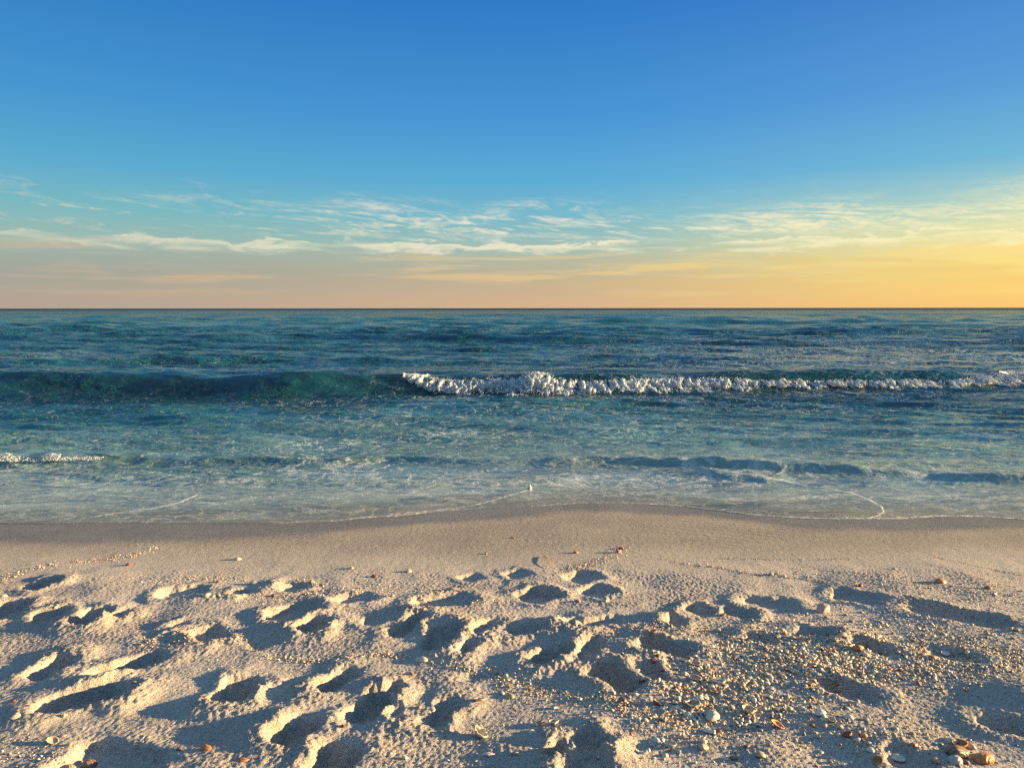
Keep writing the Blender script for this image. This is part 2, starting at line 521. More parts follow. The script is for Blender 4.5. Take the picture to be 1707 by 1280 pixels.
# heaps: centre in the photograph, half widths (m), height (m)
HEAPS = [
    (1095, 1036, .10, .07, .070), (1125, 1025, .07, .05, .045), (905, 1042, .10, .07, .050), (330, 1000, .16, .05, .045),
    (60, 1003, .16, .05, .030), (118, 965, .14, .06, .025), (455, 975, .04, .10, .045), (600, 995, .08, .06, .025),
    (440, 1205, .12, .14, .045), (255, 1140, .07, .10, .030), (760, 1035, .09, .07, .035), (1490, 1250, .20, .14, .05),
    (1760, 1190, .22, .20, .090), (1720, 1165, .16, .12, .05), (350, 1275, .16, .10, .055), (1240, 1052, .06, .04, .030), (815, 1000, .09, .05, .035),
    (1030, 1275, .10, .10, .04), (1180, 1245, .20, .05, .035), (1090, 1210, .18, .06, .03), (1620, 1002, .20, .04, .015),
    (1330, 1100, .20, .08, .02), (170, 1062, .18, .06, .02), (1285, 1265, .10, .10, .03), (1000, 1008, .25, .05, .02),
    (640, 1255, .14, .12, .03), (700, 1130, .2, .08, .015), (845, 1255, .08, .10, .03), (1420, 1210, .20, .08, .03),
]


def build_beach():
    def spacing(segs, start):
        out = [start]
        for end, st in segs:
            n = max(1, int(round((end - out[-1]) / st)))
            out += list(np.linspace(out[-1], end, n + 1)[1:])
        return np.array(out)
    xs = spacing([(-8, 12), (-4.8, .10), (-2.6, .012), (2.6, .0048), (4.8, .012), (8, .10), (70, 12)], -70)
    ys = spacing([(-2, 9), (1.7, .25), (2.1, .02), (4.3, .0062), (7.5, .012), (9, .06), (60, 1.5)], -30)
    x, y = np.meshgrid(xs, ys)
    x = x.astype(np.float64)
    y = y.astype(np.float64)
    z = sand_base(y)
    dryness = 1 - sstep(3.95, 4.55, y + 0.18 * fbm(x, y, 1.1, 3, 2))
    # broad swells of the churned dry sand
    z += dryness * (0.014 * fbm(x, y, 0.9, 2, 0) + 0.010 * fbm(x + 7, y, 2.6, 3, 3))
    z += 0.006 * fbm(x, y, 1.0, 2, 5) * (1 - dryness)
    coarse = np.clip(0.35 + 0.9 * fbm(x, y, 1.6, 3, 6), 0, 1) * dryness
    warpx = 0.019 * fbm(x, y, 8, 3, 1)
    warpy = 0.019 * fbm(x, y, 8, 3, 4)
    xw, yw = x + warpx, y + warpy
    lump = fbm(x, y, 38, 3, 7, 0.6)
    for cx_, cy_, ax, ay, hh in HEAPS:
        cx, cy = on_sand(cx_, cy_)
        m = (np.abs(x - cx) < ax * 3) & (np.abs(y - cy) < ay * 3)
        if not m.any():
            continue
        r2 = ((xw[m] - cx) / ax) ** 2 + ((yw[m] - cy) / ay) ** 2
        g = np.exp(-r2 * 0.9)
        z[m] += 0.42 * hh * g
        coarse[m] = np.maximum(coarse[m], g * 0.8)
    rng = random.Random(3)
    for (ax, ay, bx, by, wd, dp, rim) in PRINTS:
        p0, p1 = np.array(on_sand(ax, ay)), np.array(on_sand(bx, by))
        c = (p0 + p1) / 2
        v = p1 - p0
        L = np.linalg.norm(v)
        v = v / L
        hl = L / 2 + 0.012
        hw = wd / 2 * 1.16
        m = (np.abs(x - c[0]) < hl + hw + .22) & (np.abs(y - c[1]) < hl + hw + .22)
        if not m.any():
            continue
        dx, dy = xw[m] - c[0], yw[m] - c[1]
        a = dx * v[0] + dy * v[1]
        b = -dx * v[1] + dy * v[0]
        # rounded sole outline with a slight waist
        wloc = hw * (1.0 - 0.17 * np.cos(np.clip(a / hl, -1, 1) * 3.1 + rng.uniform(-.6, .6)))
        t = np.sqrt((np.abs(a) / hl) ** 2.4 + (np.abs(b) / wloc) ** 2.4) ** (1 / 1.2)
        sd = (t - 1) * min(hw, hl) + 0.007 * NO[8](x[m] * 17, y[m] * 17) + 0.004 * NO[9](x[m] * 48, y[m] * 48)
        tilt = rng.uniform(-.25, .25)
        floor = dp * (1 + tilt * np.clip(a / hl, -1, 1)) + 0.006 * NO[3](x[m] * 22, y[m] * 22)
        floor = floor * .76
        inside = 1 - sstep(-0.034, 0.007, sd)
        soft = 1 if dp > .036 else 0.4
        ang = np.arctan2(b, a)
        lop = 0.62 + 0.38 * np.sin(ang * 1 + rng.uniform(0, 6.28)) + 0.25 * np.sin(ang * 3 + rng.uniform(0, 6.28))
        rw = 0.020 + rim * 0.5
        rimh = 0.55 * rim * np.clip(lop, 0.15, 1.3) * np.exp(-((sd - 0.022) / rw) ** 2)
        z[m] = z[m] * 1.0 - floor * inside + rimh * (1 - inside)
        ring = np.exp(-((sd - 0.02) / 0.045) ** 2) * np.clip(lop, 0, 1)
        coarse[m] = np.maximum(coarse[m] * (1 - 0.6 * inside), ring * soft)
        # clods on the rim
        z[m] += 0.010 * rim / .04 * ring * np.maximum(lump[m], -0.2)
        # cracked scalloped inner wall
        wall = np.exp(-((sd + 0.012) / 0.016) ** 2)
        z[m] += wall * 0.0035 * NO[5](x[m] * 45, y[m] * 45)
    # small crumbs and clumps
    z += dryness * (0.0014 + 0.0045 * coarse) * fbm(x, y, 60, 3, 8, 0.6)
    peb = NO[9](x * 95, y * 95)
    z += dryness * coarse * 0.004 * sstep(0.25, 0.7, peb)
    z += dryness * 0.0021 * (1 - .75 * sstep(3.3, 4.0, y)) * NO[10](x * 150, y * 150)
    z += (1 - dryness) * 0.0012 * fbm(x, y, 30, 2, 2)
    # shallow comb marks where the backwash dragged shells
    u = x * math.cos(R(-38)) + y * math.sin(R(-38))
    vv = -x * math.sin(R(-38)) + y * math.cos(R(-38))
    z += 0.0012 * np.sin(vv * 58 + 3 * NO[2](u * 1.5, vv * 3)) * np.exp(-((x - 1.55) / .45) ** 2 - ((y - 5.3) / .45) ** 2)
    u = x * math.cos(R(48)) + y * math.sin(R(48))
    vv = -x * math.sin(R(48)) + y * math.cos(R(48))
    z += 0.0012 * np.sin(vv * 58 + 3 * NO[2](u * 1.5, vv * 3)) * np.exp(-((x + 1.7) / .5) ** 2 - ((y - 5.5) / .45) ** 2)
    edge = shore_y(x)
    wet = sstep(3.9, 5.0, y + 0.22 * fbm(x, y, .8, 3, 1)) * 0.62 + 0.38 * sstep(-0.75, -0.35, y - edge + 0.26 * fbm(x, y, 1.1, 4, 9))
    ob = grid_object('beach_sand', x, y, z, sand_material(), {'wet': wet, 'coarse': coarse})
    ob['kind'] = 'structure'
    return xs, ys, z


SHORE_PX = [(-400, 884), (0, 880), (100, 879), (200, 879), (300, 877), (400, 876), (450, 873), (500, 870), (560, 868), (600, 864), (660, 860),
            (720, 853), (780, 849), (840, 848), (900, 844), (960, 839), (1020, 839), (1080, 841), (1140, 845), (1200, 852), (1260, 860),
            (1320, 864), (1380, 866), (1440, 866), (1500, 866), (1560, 862), (1620, 862), (1680, 865), (1707, 867), (2100, 872)]
_sh = np.array([on_sand(*p) for p in SHORE_PX])


def shore_y(x):
    return np.interp(x, _sh[:, 0], _sh[:, 1])


bx_, by_, bz_ = build_beach()


def sand_z(x, y):
    i = int(np.clip(np.searchsorted(bx_, x) - 1, 0, len(bx_) - 2))
    j = int(np.clip(np.searchsorted(by_, y) - 1, 0, len(by_) - 2))
    fx = (x - bx_[i]) / (bx_[i + 1] - bx_[i])
    fy = (y - by_[j]) / (by_[j + 1] - by_[j])
    a = bz_[j, i] * (1 - fx) + bz_[j, i + 1] * fx
    b = bz_[j + 1, i] * (1 - fx) + bz_[j + 1, i + 1] * fx
    return float(a * (1 - fy) + b * fy)


# ------------------------------------------------------------------ sea
# ridges of water: foot line in the photograph with crest height (m); front and back widths (m)
RIDGES = [
    ([(-900, 661, .40), (0, 659, .43), (100, 659, .39), (200, 659, .37), (300, 660, .41), (420, 661, .46), (520, 660, .45), (620, 658, .44),
      (700, 657, .42), (900, 656, .41), (1130, 652, .36), (1400, 647, .31), (1707, 643, .33), (2600, 641, .33)], .55, 1.7),
    ([(-300, 612, .2), (0, 611, .20), (150, 607, .26), (250, 603, .34), (330, 603, .26), (450, 600, .12), (560, 599, .0)], .8, 1.8),
    ([(560, 586, 0), (640, 584, .10), (760, 590, .16), (900, 588, .14), (1010, 586, .18), (1100, 588, .1), (1200, 588, 0)], .8, 2.0),
    ([(260, 569, 0), (330, 569, .32), (400, 569, .28), (450, 569, 0)], 1.2, 2.2),
    ([(-300, 553, .4), (0, 553, .45), (130, 552, .48), (215, 552, .0)], 1.6, 3.0),
    ([(560, 559, 0), (640, 559, .42), (740, 558, .42), (830, 558, .1), (900, 558, 0)], 1.6, 3.0),
    ([(960, 535, 0), (1040, 535, .55), (1150, 535, .5), (1240, 535, 0)], 3.0, 6.0),
    ([(1360, 557, 0), (1420, 557, .30), (1500, 557, .3), (1560, 557, 0)], 1.5, 3.0),
    ([(470, 545, 0), (560, 545, .3), (640, 544, .35), (760, 545, 0)], 2.0, 4.0),
    ([(1500, 570, 0), (1600, 570, .16), (1707, 570, .2), (2000, 570, .2)], 1.0, 2.0),
    ([(-500, 772, .12), (0, 771, .13), (100, 769, .11), (200, 767, .09), (300, 770, .07), (420, 768, .08), (560, 772, .06), (640, 768, .08),
      (760, 772, .07), (850, 776, .04), (950, 776, .09), (1010, 774, .11), (1100, 778, .12), (1200, 782, .12), (1300, 788, .13), (1420, 793, .12),
      (1480, 796, .08), (1560, 798, .04), (1620, 803, .09), (1707, 808, .11), (2100, 815, .1)], .13, .42),
    ([(180, 690, 0), (260, 692, .07), (400, 688, .05), (480, 686, 0)], .3, .9),
    ([(1140, 797, 0), (1200, 800, .045), (1280, 806, .05), (1340, 808, 0)], .12, .35),
]
# thin white lines of foam left by the swash: points in the photograph, half width (m), strength
LINES = [
    ([(150, 864), (200, 857), (260, 849), (300, 840), (328, 828)], .020, 1.0), ([(40, 868), (100, 866), (170, 862)], .02, .5),
    ([(200, 868), (300, 857), (350, 846)], .012, .45),
    ([(650, 858), (700, 853), (740, 849), (790, 843), (830, 834), (865, 824), (884, 818)], .028, .85),
    ([(893, 799), (930, 806), (960, 811), (1010, 818), (1060, 823), (1120, 832)], .018, .75),
    ([(1240, 806), (1310, 810), (1370, 815), (1420, 825), (1452, 838), (1468, 848), (1473, 855), (1462, 861), (1445, 865)], .014, 1.1),
    ([(1200, 806), (1300, 812), (1360, 820), (1420, 838)], .012, .4),
    ([(500, 752), (530, 765), (548, 778), (575, 790)], .03, .65), ([(590, 745), (640, 757), (700, 768)], .025, .5),
    ([(163, 757), (190, 752)], .03, .8), ([(1000, 760), (1080, 757), (1180, 766), (1260, 778)], .02, .45),
    ([(1130, 775), (1200, 790), (1230, 800)], .025, .6), ([(1260, 782), (1290, 795), (1310, 802)], .025, .6),
    ([(600, 640), (630, 650), (600, 664)], .05, .3), ([(60, 625), (100, 619)], .05, .7),
    ([(400, 800), (470, 792), (560, 806), (640, 803)], .02, .35), ([(700, 785), (760, 800), (840, 806)], .02, .4),
    ([(1580, 815), (1640, 822), (1707, 832)], .02, .3),
]
_rs = np.random.RandomState(5)
COMP = []
for i in range(84):
    Lw = math.exp(_rs.uniform(math.log(.14), math.log(9.0)))
    th = _rs.normal(0, .36) + (0.08 if i % 3 else -.25)
    COMP.append((Lw, th, _rs.uniform(0, 6.28), _rs.uniform(.6, 1.3)))
SWELL = [(9, .12, 3.0, .05), (14, .05, 1.0, .08), (19, -.12, 2.0, .11), (27, .10, 4.0, .14), (41, -.06, 0.5, .18)]


def sea_shape(x, y, dy):
    """water height, and the swash film near the shore; dy is the local row spacing"""
    e = shore_y(x)
    z = np.full(x.shape, SEA)
    # wave chop
    near = sstep(0.5, 2.6, y - e)
    amp = 0.30 + 0.70 * sstep(1.0, 9.0, y - e)
    mod = 1 + 0.55 * fbm(x, y, .16, 2, 4)
    chop = np.zeros(x.shape)
    for L, th, ph, a in COMP:
        wgt = sstep(2.2, 5.0, L / dy)
        if not wgt.any():
            continue
        k = 2 * math.pi / L
        arg = k * (x * math.sin(th) + y * math.cos(th)) + ph
        sn = np.sin(arg + 0.35 * np.sin(arg))
        fall = 1.0 if L < 1.6 else (0.55 + 0.45 * sstep(16, 40, y))
        chop += wgt * fall * a * 0.0040 * L ** 0.92 * (np.exp(sn) - 1.266)
    z += near * amp * (1 + .5 * sstep(25, 60, y)) * mod * chop
    # fading into the ripple film
    rip = 0.006 * fbm(x * 1.0, y * 2.2, 3.2, 3, 1)
    z += rip * (1 - near) * sstep(0.1, 0.9, y - e)
    for L, th, ph, a in SWELL:
        k = 2 * math.pi / L
        z += sstep(24, 60, y) * (1 - .9 * sstep(900, 3000, y)) * a * np.sin(k * (x * math.sin(th) + y * math.cos(th)) + ph + 2 * NO[0](x * .01, y * .01)) * sstep(1.5, 4, L / dy)
    for pts, wf, wb in RIDGES:
        P = np.array([on_sea(p[0], p[1]) + (p[2],) for p in pts])
        yc = np.interp(x, P[:, 0], P[:, 1]) + wf * 1.25
        A = np.interp(x, P[:, 0], P[:, 2], left=P[0, 2] if pts[0][0] < 0 else 0, right=P[-1, 2] if pts[-1][0] > 1707 else 0)
        lenx = 3.0 * wf
        yc = yc + 0.12 * wf * NO[6](x / (lenx * 1.3), yc * 0 + 5.0 + wf)
        A = A * (1 + (0.16 if wf > .3 else .28) * NO[7](x / lenx, yc * 0 + 2.0 + wf))
        if wf < .3:
            yc = yc + .035 * NO[8](x / .31, yc * 0 + wf)
            A = A * .8
        s_ = y - yc
        m = (s_ > -4 * wf) & (s_ < 4 * wb)
        f_ = np.where(s_[m] < 0, np.exp(-(np.abs(s_[m]) / wf) ** 2.0), 1 / (1 + (s_[m] / wb) ** 2) - 0.06 * np.minimum(s_[m] / (4 * wb) * 1, 1))
        z[m] += A[m] * f_
    film = sand_base(y) + 0.003 + 0.016 * sstep(0.0, 0.8, y - e)
    zz = np.maximum(z, film + 0.35 * (z - SEA) * sstep(0.2, 1.0, y - e))
    zz = np.where(y < e, sand_base(y) - 0.05 * sstep(0.0, 0.05, e - y), zz)
    return zz


def polyline_dist(x, y, P):
    dmin = np.full(x.shape, 1e9)
    for (ax, ay), (bx, by) in zip(P[:-1], P[1:]):
        vx, vy = bx - ax, by - ay
        t = np.clip(((x - ax) * vx + (y - ay) * vy) / (vx * vx + vy * vy), 0, 1)
        dmin = np.minimum(dmin, np.hypot(x - ax - t * vx, y - ay - t * vy))
    return dmin


# foamy patches: centre in the photograph, half sizes in photograph pixels, strength
FOAM = [
    (1250, 612, 520, 7, .30), (1000, 665, 330, 5, .30), (1450, 655, 300, 4, .24), (1640, 605, 200, 12, .34),
    (1400, 598, 330, 24, .40), (1600, 590, 200, 22, .40), (1280, 585, 120, 10, .30), (60, 592, 90, 10, .25), (1500, 573, 250, 8, .22),
    (520, 672, 120, 9, .26), (640, 682, 90, 10, .26), (700, 668, 100, 7, .28), (600, 700, 120, 12, .30),
    (520, 740, 110, 16, .32), (560, 780, 120, 22, .36), (760, 800, 160, 16, .28), (1050, 805, 200, 16, .30), (1200, 800, 120, 14, .34),
    (700, 835, 250, 18, .22), (1250, 680, 260, 10, .20), (1020, 710, 160, 18, .18), (1350, 845, 260, 18, .22), (300, 800, 260, 18, .20),
    (1640, 850, 140, 12, .26), (150, 830, 160, 14, .14), (1080, 835, 160, 10, .26), (1020, 585, 90, 6, .18), (880, 690, 180, 14, .18),
    (1180, 770, 130, 10, .22), (480, 850, 160, 12, .22), (760, 720, 140, 14, .24), (1550, 790, 160, 10, .18), (60, 775, 90, 8, .28),
]


def build_sea():
    rows = [5.6]
    while rows[-1] < 9.5:
        rows.append(rows[-1] + .014)
    while rows[-1] < 70:
        rows.append(rows[-1] * 1.0036)
    while rows[-1] < 60000:
        rows.append(rows[-1] * (1.008 + min(.2, rows[-1] / 60000)))
    ys = np.array(rows)
    u = np.linspace(-1, 1, 1500)
    half = ys * 0.86 + 2.0
    x = half[:, None] * u[None, :]
    y = np.repeat(ys[:, None], len(u), 1)
    dy = np.maximum(np.gradient(ys)[:, None] * np.ones_like(x), (half * 2 / len(u))[:, None])
    z = sea_shape(x, y, dy)
    e = shore_y(x)
    off = y - e
    thin = 0.38 + 0.62 * sstep(0.0, 1.3, off + 0.25 * fbm(x, y, 1.2, 3, 3))
    # how deep and clear the water looks, from swash (0) to open sea (1)
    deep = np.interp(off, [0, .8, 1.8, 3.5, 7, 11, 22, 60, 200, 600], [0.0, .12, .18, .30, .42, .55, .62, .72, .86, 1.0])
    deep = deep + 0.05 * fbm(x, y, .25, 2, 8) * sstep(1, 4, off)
    # mid values fall on the standing wave faces, whose shade the colour ramp paints in
    foam = np.zeros(x.shape)
    for cx, cy, wx, wy, st in FOAM:
        c = on_sea(cx, cy)
        rx = abs(on_sea(cx + wx, cy)[0] - c[0])
        y0, y1 = on_sea(cx, cy + wy)[1], on_sea(cx, max(cy - wy, 520))[1]
        g = np.where(y < c[1], (c[1] - y) / (c[1] - y0), (y - c[1]) / (y1 - c[1]))
        foam = np.maximum(foam, st * np.exp(-((x - c[0]) / rx) ** 2 - g ** 2))
    foam += 0.30 * (1 - sstep(0.3, 1.0, off)) + 0.14 * sstep(0.0, 0.6, off) * (1 - sstep(3, 9, off)) + .04 * (1 - sstep(9, 14, off))
    foam += 0.12 * fbm(x, y, .6, 3, 5) * (foam > .02)
    P = np.array([on_sea(p[0], p[1]) for p in RIDGES[0][0]])
    sm = y - np.interp(x, P[:, 0], P[:, 1]) - .5
    foam *= 0.75 * (1 - .85 * np.exp(-(sm / .8) ** 2) * (1 - sstep(-3.6, -2.2, x)))
    foam -= .12 * np.exp(-(sm / .8) ** 2) * (1 - sstep(-3.6, -2.2, x))
    line = np.zeros(x.shape)
    near = y < 40
    nrow = int(near[:, 0].sum())
    xn, yn = x[:nrow], y[:nrow]
    wob = 0.02 * fbm(xn, yn, 6, 2, 2)
    ln = np.zeros(xn.shape)
    for pts, wd, st in LINES:
        P = [on_sea(p[0], p[1]) if p[1] < 800 else on_sand(p[0], p[1]) for p in pts]
        dd = polyline_dist(xn + wob, yn + wob, P)
        ln = np.maximum(ln, st * np.exp(-(dd / wd) ** 2))
    # bubbly lip of the swash
    o_ = off[:nrow] + wob * 1.2
    str_ = np.interp(xn, [-4.8, -2.2, -1.2, 0, .6, 1.5, 5], [.30, .35, .85, .75, .65, .85, 1.0])
    ln = np.maximum(ln, str_ * 0.95 * np.exp(-((o_ - 0.03) / 0.045) ** 2))
    speck = np.clip(NO[4](xn * 30, yn * 22) * 1.3 + NO[5](xn * 9, yn * 8) * .7, 0, 1)
    ln = np.maximum(ln, str_ * speck * (1 - sstep(0.05, 0.60, o_)) * 1.0)
    line[:nrow] = ln
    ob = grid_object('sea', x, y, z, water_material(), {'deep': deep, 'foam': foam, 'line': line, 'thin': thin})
    ob['kind'] = 'structure'


build_sea()


# ------------------------------------------------------------------ breaking foam
def ico_proto():
    bm = bmesh.new()
    bmesh.ops.create_icosphere(bm, subdivisions=1, radius=1)
    v = np.array([q.co[:] for q in bm.verts])
    f = np.array([[q.index for q in p.verts] for p in bm.faces])
    bm.free()
    return v, f


def foam_material():
    m, t = new_mat('white_foam')
    b = t.n('ShaderNodeBsdfPrincipled')
    geo = t.n('ShaderNodeNewGeometry')
    n = t.noise(geo.outputs['Position'], 14.0, 4.0, 0.6)
    t.l(t.mix(t.ss(n, .3, .7), (0.62, 0.68, 0.72, 1), (0.80, 0.81, 0.82, 1)), b.inputs['Base Color'])
    b.inputs['Roughness'].default_value = 0.55
    b.inputs['Subsurface Weight'].default_value = 0.0
    tl = t.n('ShaderNodeBsdfTranslucent')
    tl.inputs[0].default_value = (0.85, 0.88, 0.9, 1)
    mx = t.n('ShaderNodeMixShader')
    mx.inputs[0].default_value = 0.50
    t.l(b.outputs[0], mx.inputs[1])
    t.l(tl.outputs[0], mx.inputs[2])
    o = t.n('ShaderNodeOutputMaterial')
    t.l(mx.outputs[0], o.inputs[0])
    return m


FOAM_MAT = foam_material()


def blob_object(name, pts, rad, seed, stretch=(1, 1, 1), body=None):
    v, f = ico_proto()
    rs = np.random.RandomState(seed)
    n = len(pts)
    q = rs.normal(size=(n, 4))
    q /= np.linalg.norm(q, axis=1)[:, None]
    w_, x_, y_, z_ = q.T
    M = np.stack([1 - 2 * (y_**2 + z_**2), 2 * (x_*y_ - z_*w_), 2 * (x_*z_ + y_*w_), 2 * (x_*y_ + z_*w_), 1 - 2 * (x_**2 + z_**2), 2 * (y_*z_ - x_*w_),
                  2 * (x_*z_ - y_*w_), 2 * (y_*z_ + x_*w_), 1 - 2 * (x_**2 + y_**2)], -1).reshape(n, 3, 3)
    sc = rs.uniform(.55, 1.35, size=(n, 1, 3))
    jit = 1 + rs.uniform(-.28, .28, size=(n, len(v), 1))
    P = (v[None] * sc * jit) @ M.transpose(0, 2, 1)
    P = P * rad[:, None, None] * np.array(stretch) + pts[:, None, :]
    co = P.reshape(-1, 3).astype(np.float32)
    fa = (f[None] + (np.arange(n) * len(v))[:, None, None]).reshape(-1).astype(np.int32)
    if body is not None:
        fa = np.concatenate([fa, (body[1] + len(co)).astype(np.int32).ravel()])
        co = np.concatenate([co, body[0].astype(np.float32)])
    me = bpy.data.meshes.new(name)
    nf = len(fa) // 3
    me.vertices.add(len(co))
    me.vertices.foreach_set('co', co.ravel())
    me.loops.add(len(fa))
    me.loops.foreach_set('vertex_index', fa)
    me.polygons.add(nf)
    me.polygons.foreach_set('loop_start', np.arange(0, nf * 3, 3, dtype=np.int32))
    me.polygons.foreach_set('use_smooth', np.ones(nf, dtype=bool))
    me.update()
    me.materials.append(FOAM_MAT)
    ob = bpy.data.objects.new(name, me)
    COL.objects.link(ob)
    return ob


def sea_z(x, y):
    return sea_shape(x, y, np.full(x.shape, .03))


BREAK_TOP = [(660, 621), (690, 623), (730, 631), (780, 633), (830, 629), (868, 627), (885, 622), (905, 621), (930, 629), (980, 633), (1050, 628),
             (1110, 630), (1160, 630), (1230, 628), (1260, 631), (1340, 632), (1400, 630), (1440, 631), (1500, 630), (1560, 632), (1600, 628),
             (1660, 625), (1707, 621), (1800, 620), (2100, 622)]
BREAK_BOT = [(660, 624), (690, 640), (720, 650), (760, 654), (850, 655), (880, 658), (905, 658), (950, 653), (1000, 652), (1010, 655), (1050, 650),
             (1130, 653), (1180, 649), (1230, 648), (1270, 642), (1330, 645), (1430, 648), (1470, 643), (1520, 640), (1570, 642), (1600, 640), (1640, 643),
             (1700, 644), (1800, 642), (2100, 641)]


def front_y(xx, zz):
    """where the shoreward face of the breaking wave reaches height zz"""
    P = np.array([on_sea(p[0], p[1]) for p in RIDGES[0][0]])
    yf = np.interp(xx, P[:, 0], P[:, 1])
    t = np.linspace(-.5, .95, 60)
    XX = np.repeat(xx[:, None], 60, 1)
    YY = yf[:, None] + t[None]
    H = sea_shape(XX, YY, np.full(XX.shape, .05))
    over = H >= zz[:, None]
    peak = H.argmax(1)
    i = np.where(over.any(1), over.argmax(1), peak)
    return YY[np.arange(len(xx)), i]


def build_break():
    rs = np.random.RandomState(11)
    P = np.array([on_sea(p[0], p[1]) for p in RIDGES[0][0]])
    pts, rad = [], []
    n = 3500
    # distance along the wave in world x
    x0, x1 = on_sea(668, 656)[0], on_sea(1900, 641)[0]
    xs = rs.uniform(x0, x1, n)
    yfoot = np.interp(xs, P[:, 0], P[:, 1])
    px = 853.5 + xs / (yfoot + .4) * F / 1.0
    # thickness of the tumbling front follows the outline in the photograph
    top = np.interp(px, [p[0] for p in BREAK_TOP], [p[1] for p in BREAK_TOP])
    bot = np.interp(px, [p[0] for p in BREAK_BOT], [p[1] for p in BREAK_BOT])
    dist = yfoot + .45
    ztop = HC - dist * np.tan(PITCH + np.arctan((top - 640) / F))
    zbot = HC - dist * np.tan(PITCH + np.arctan((bot - 640) / F))
    zbot = np.maximum(zbot, SEA + .01) + .10 * np.maximum(fbm(xs, xs * 0 + 3.0, 3.2, 4, 5, .75), -.3)
    clump = fbm(xs, xs * 0 + 1.0, 1.6, 4, 2, .7)
    fine = fbm(xs, xs * 0 + 8.0, 6.5, 3, 6, .7)
    v = rs.beta(1.0, 1.0, n)
    z = zbot + (ztop - zbot) * v * (1 + .10 * clump + .10 * fine)
    # the body leans: low parts thrown forward (towards the shore)
    lean = .62 * (1 - v) ** 1.2
    bulge = (.16 + .22 * clump + .10 * fine) * np.sin(np.pi * np.clip(v, 0.05, .95)) ** .7
    y = front_y(xs, z) - .02 - .55 * np.maximum(bulge, -.04) + rs.normal(0, .02, n)
    dens = fbm(xs, z, 2.4, 3, 4, .6)
    big = np.exp(-((px - 895) / 32.0) ** 2)
    y -= .10 * big
    keep = rs.uniform(size=n) < np.clip(.50 + dens * 2.0 + big - .30 * np.clip((px - 1250) / 300, 0, 1), .12, 1)
    r = np.exp(rs.normal(math.log(.0072), .35, n)) * (1 + .3 * big)
    pts.append(np.stack([xs, y, z], -1)[keep])
    rad.append(r[keep])
    # heads of foam: rounder clusters proud of the front
    for _ in range(14):
        cx = rs.uniform(x0 + .2, x1)
        yf = np.interp(cx, P[:, 0], P[:, 1])
        pxx = 853.5 + cx / (yf + .4) * F
        t_, b_ = np.interp(pxx, [p[0] for p in BREAK_TOP], [p[1] for p in BREAK_TOP]), np.interp(pxx, [p[0] for p in BREAK_BOT], [p[1] for p in BREAK_BOT])
        zt = HC - (yf + .45) * math.tan(PITCH + math.atan((t_ - 640) / F))
        zb = max(HC - (yf + .45) * math.tan(PITCH + math.atan((b_ - 640) / F)), SEA + .02)
        vv = rs.uniform(.05, .97)
        zc = zb + (zt - zb) * vv
        R_ = rs.uniform(.04, .10)
        c = np.array([cx, float(front_y(np.array([cx]), np.array([zc]))[0]) - .45 * R_, zc])
        k = int(150 * (R_ / .08) ** 2)
        dd = rs.normal(size=(k, 3))
        dd /= np.linalg.norm(dd, axis=1)[:, None]
        pts.append(c + dd * R_ * rs.uniform(.7, 1.05, (k, 1)) * np.array([1.1, .9, .85]))
        rad.append(rs.uniform(.005, .009, k))
    # spray and tufts above the lip
    n2 = 7000
    xs2 = rs.uniform(x0, x1, n2)
    yf = np.interp(xs2, P[:, 0], P[:, 1])
    px2 = 853.5 + xs2 / (yf + .4) * F
    t_ = np.interp(px2, [p[0] for p in BREAK_TOP], [p[1] for p in BREAK_TOP])
    zt = HC - (yf + .5) * np.tan(PITCH + np.arctan((t_ - 640) / F))
    jet = np.maximum(fbm(xs2, xs2 * 0, 5.0, 3, 9, .7), 0)
    pts.append(np.stack([xs2, yf + .55 + rs.normal(0, .08, n2), zt - .02 + jet * rs.exponential(.11, n2)], -1))
    rad.append(rs.uniform(.0025, .0065, n2))
    # drops thrown ahead of the foot
    n3 = 1400
    xs3 = rs.uniform(x0 + .8, x1, n3)
    yf = np.interp(xs3, P[:, 0], P[:, 1])
    yy = yf + .1 - rs.exponential(.10, n3)
    pts.append(np.stack([xs3, yy, SEA + .03 + rs.exponential(.035, n3)], -1))
    rad.append(rs.uniform(.003, .008, n3))
    # the billowing body itself
    nu, nv = 2400, 44
    gu = np.linspace(x0, x1, nu)
    gv = np.linspace(-.04, 1.06, nv)
    U, Vv = np.meshgrid(gu, gv)
    yf = np.interp(U, P[:, 0], P[:, 1])
    pxx = 853.5 + U / (yf + .4) * F
    t_ = np.interp(pxx, [p[0] for p in BREAK_TOP], [p[1] for p in BREAK_TOP])
    b_ = np.interp(pxx, [p[0] for p in BREAK_BOT], [p[1] for p in BREAK_BOT])
    zt = HC - (yf + .45) * np.tan(PITCH + np.arctan((t_ - 640) / F))
    zb = np.maximum(HC - (yf + .45) * np.tan(PITCH + np.arctan((b_ - 640) / F)), SEA + .01)
    zb = zb + .10 * np.maximum(fbm(U, U * 0 + 3.0, 3.2, 4, 5, .75), -.3)
    zt = zt + .05 * fbm(U, U * 0 + 6.0, 4.0, 3, 1, .7)
    ZZ = zb + (zt - zb) * Vv
    YF = front_y(U.ravel(), ZZ.ravel()).reshape(U.shape)
    bil = (.5 - np.abs(NO[1](U * 4.2, ZZ * 4.6))) * 1.0 + (.5 - np.abs(NO[2](U * 9.5, ZZ * 10))) * .55 + (.5 - np.abs(NO[3](U * 21, ZZ * 22))) * .30 + (.5 - np.abs(NO[4](U * 45, ZZ * 46))) * .09
    env = np.clip(np.sin(np.pi * np.clip(Vv, 0, 1)), 0, 1) ** .5
    bigg = np.exp(-((pxx - 895) / 32.0) ** 2)
    swell = .5 + .5 * fbm(U, U * 0 + 1.0, 1.6, 3, 2, .7)
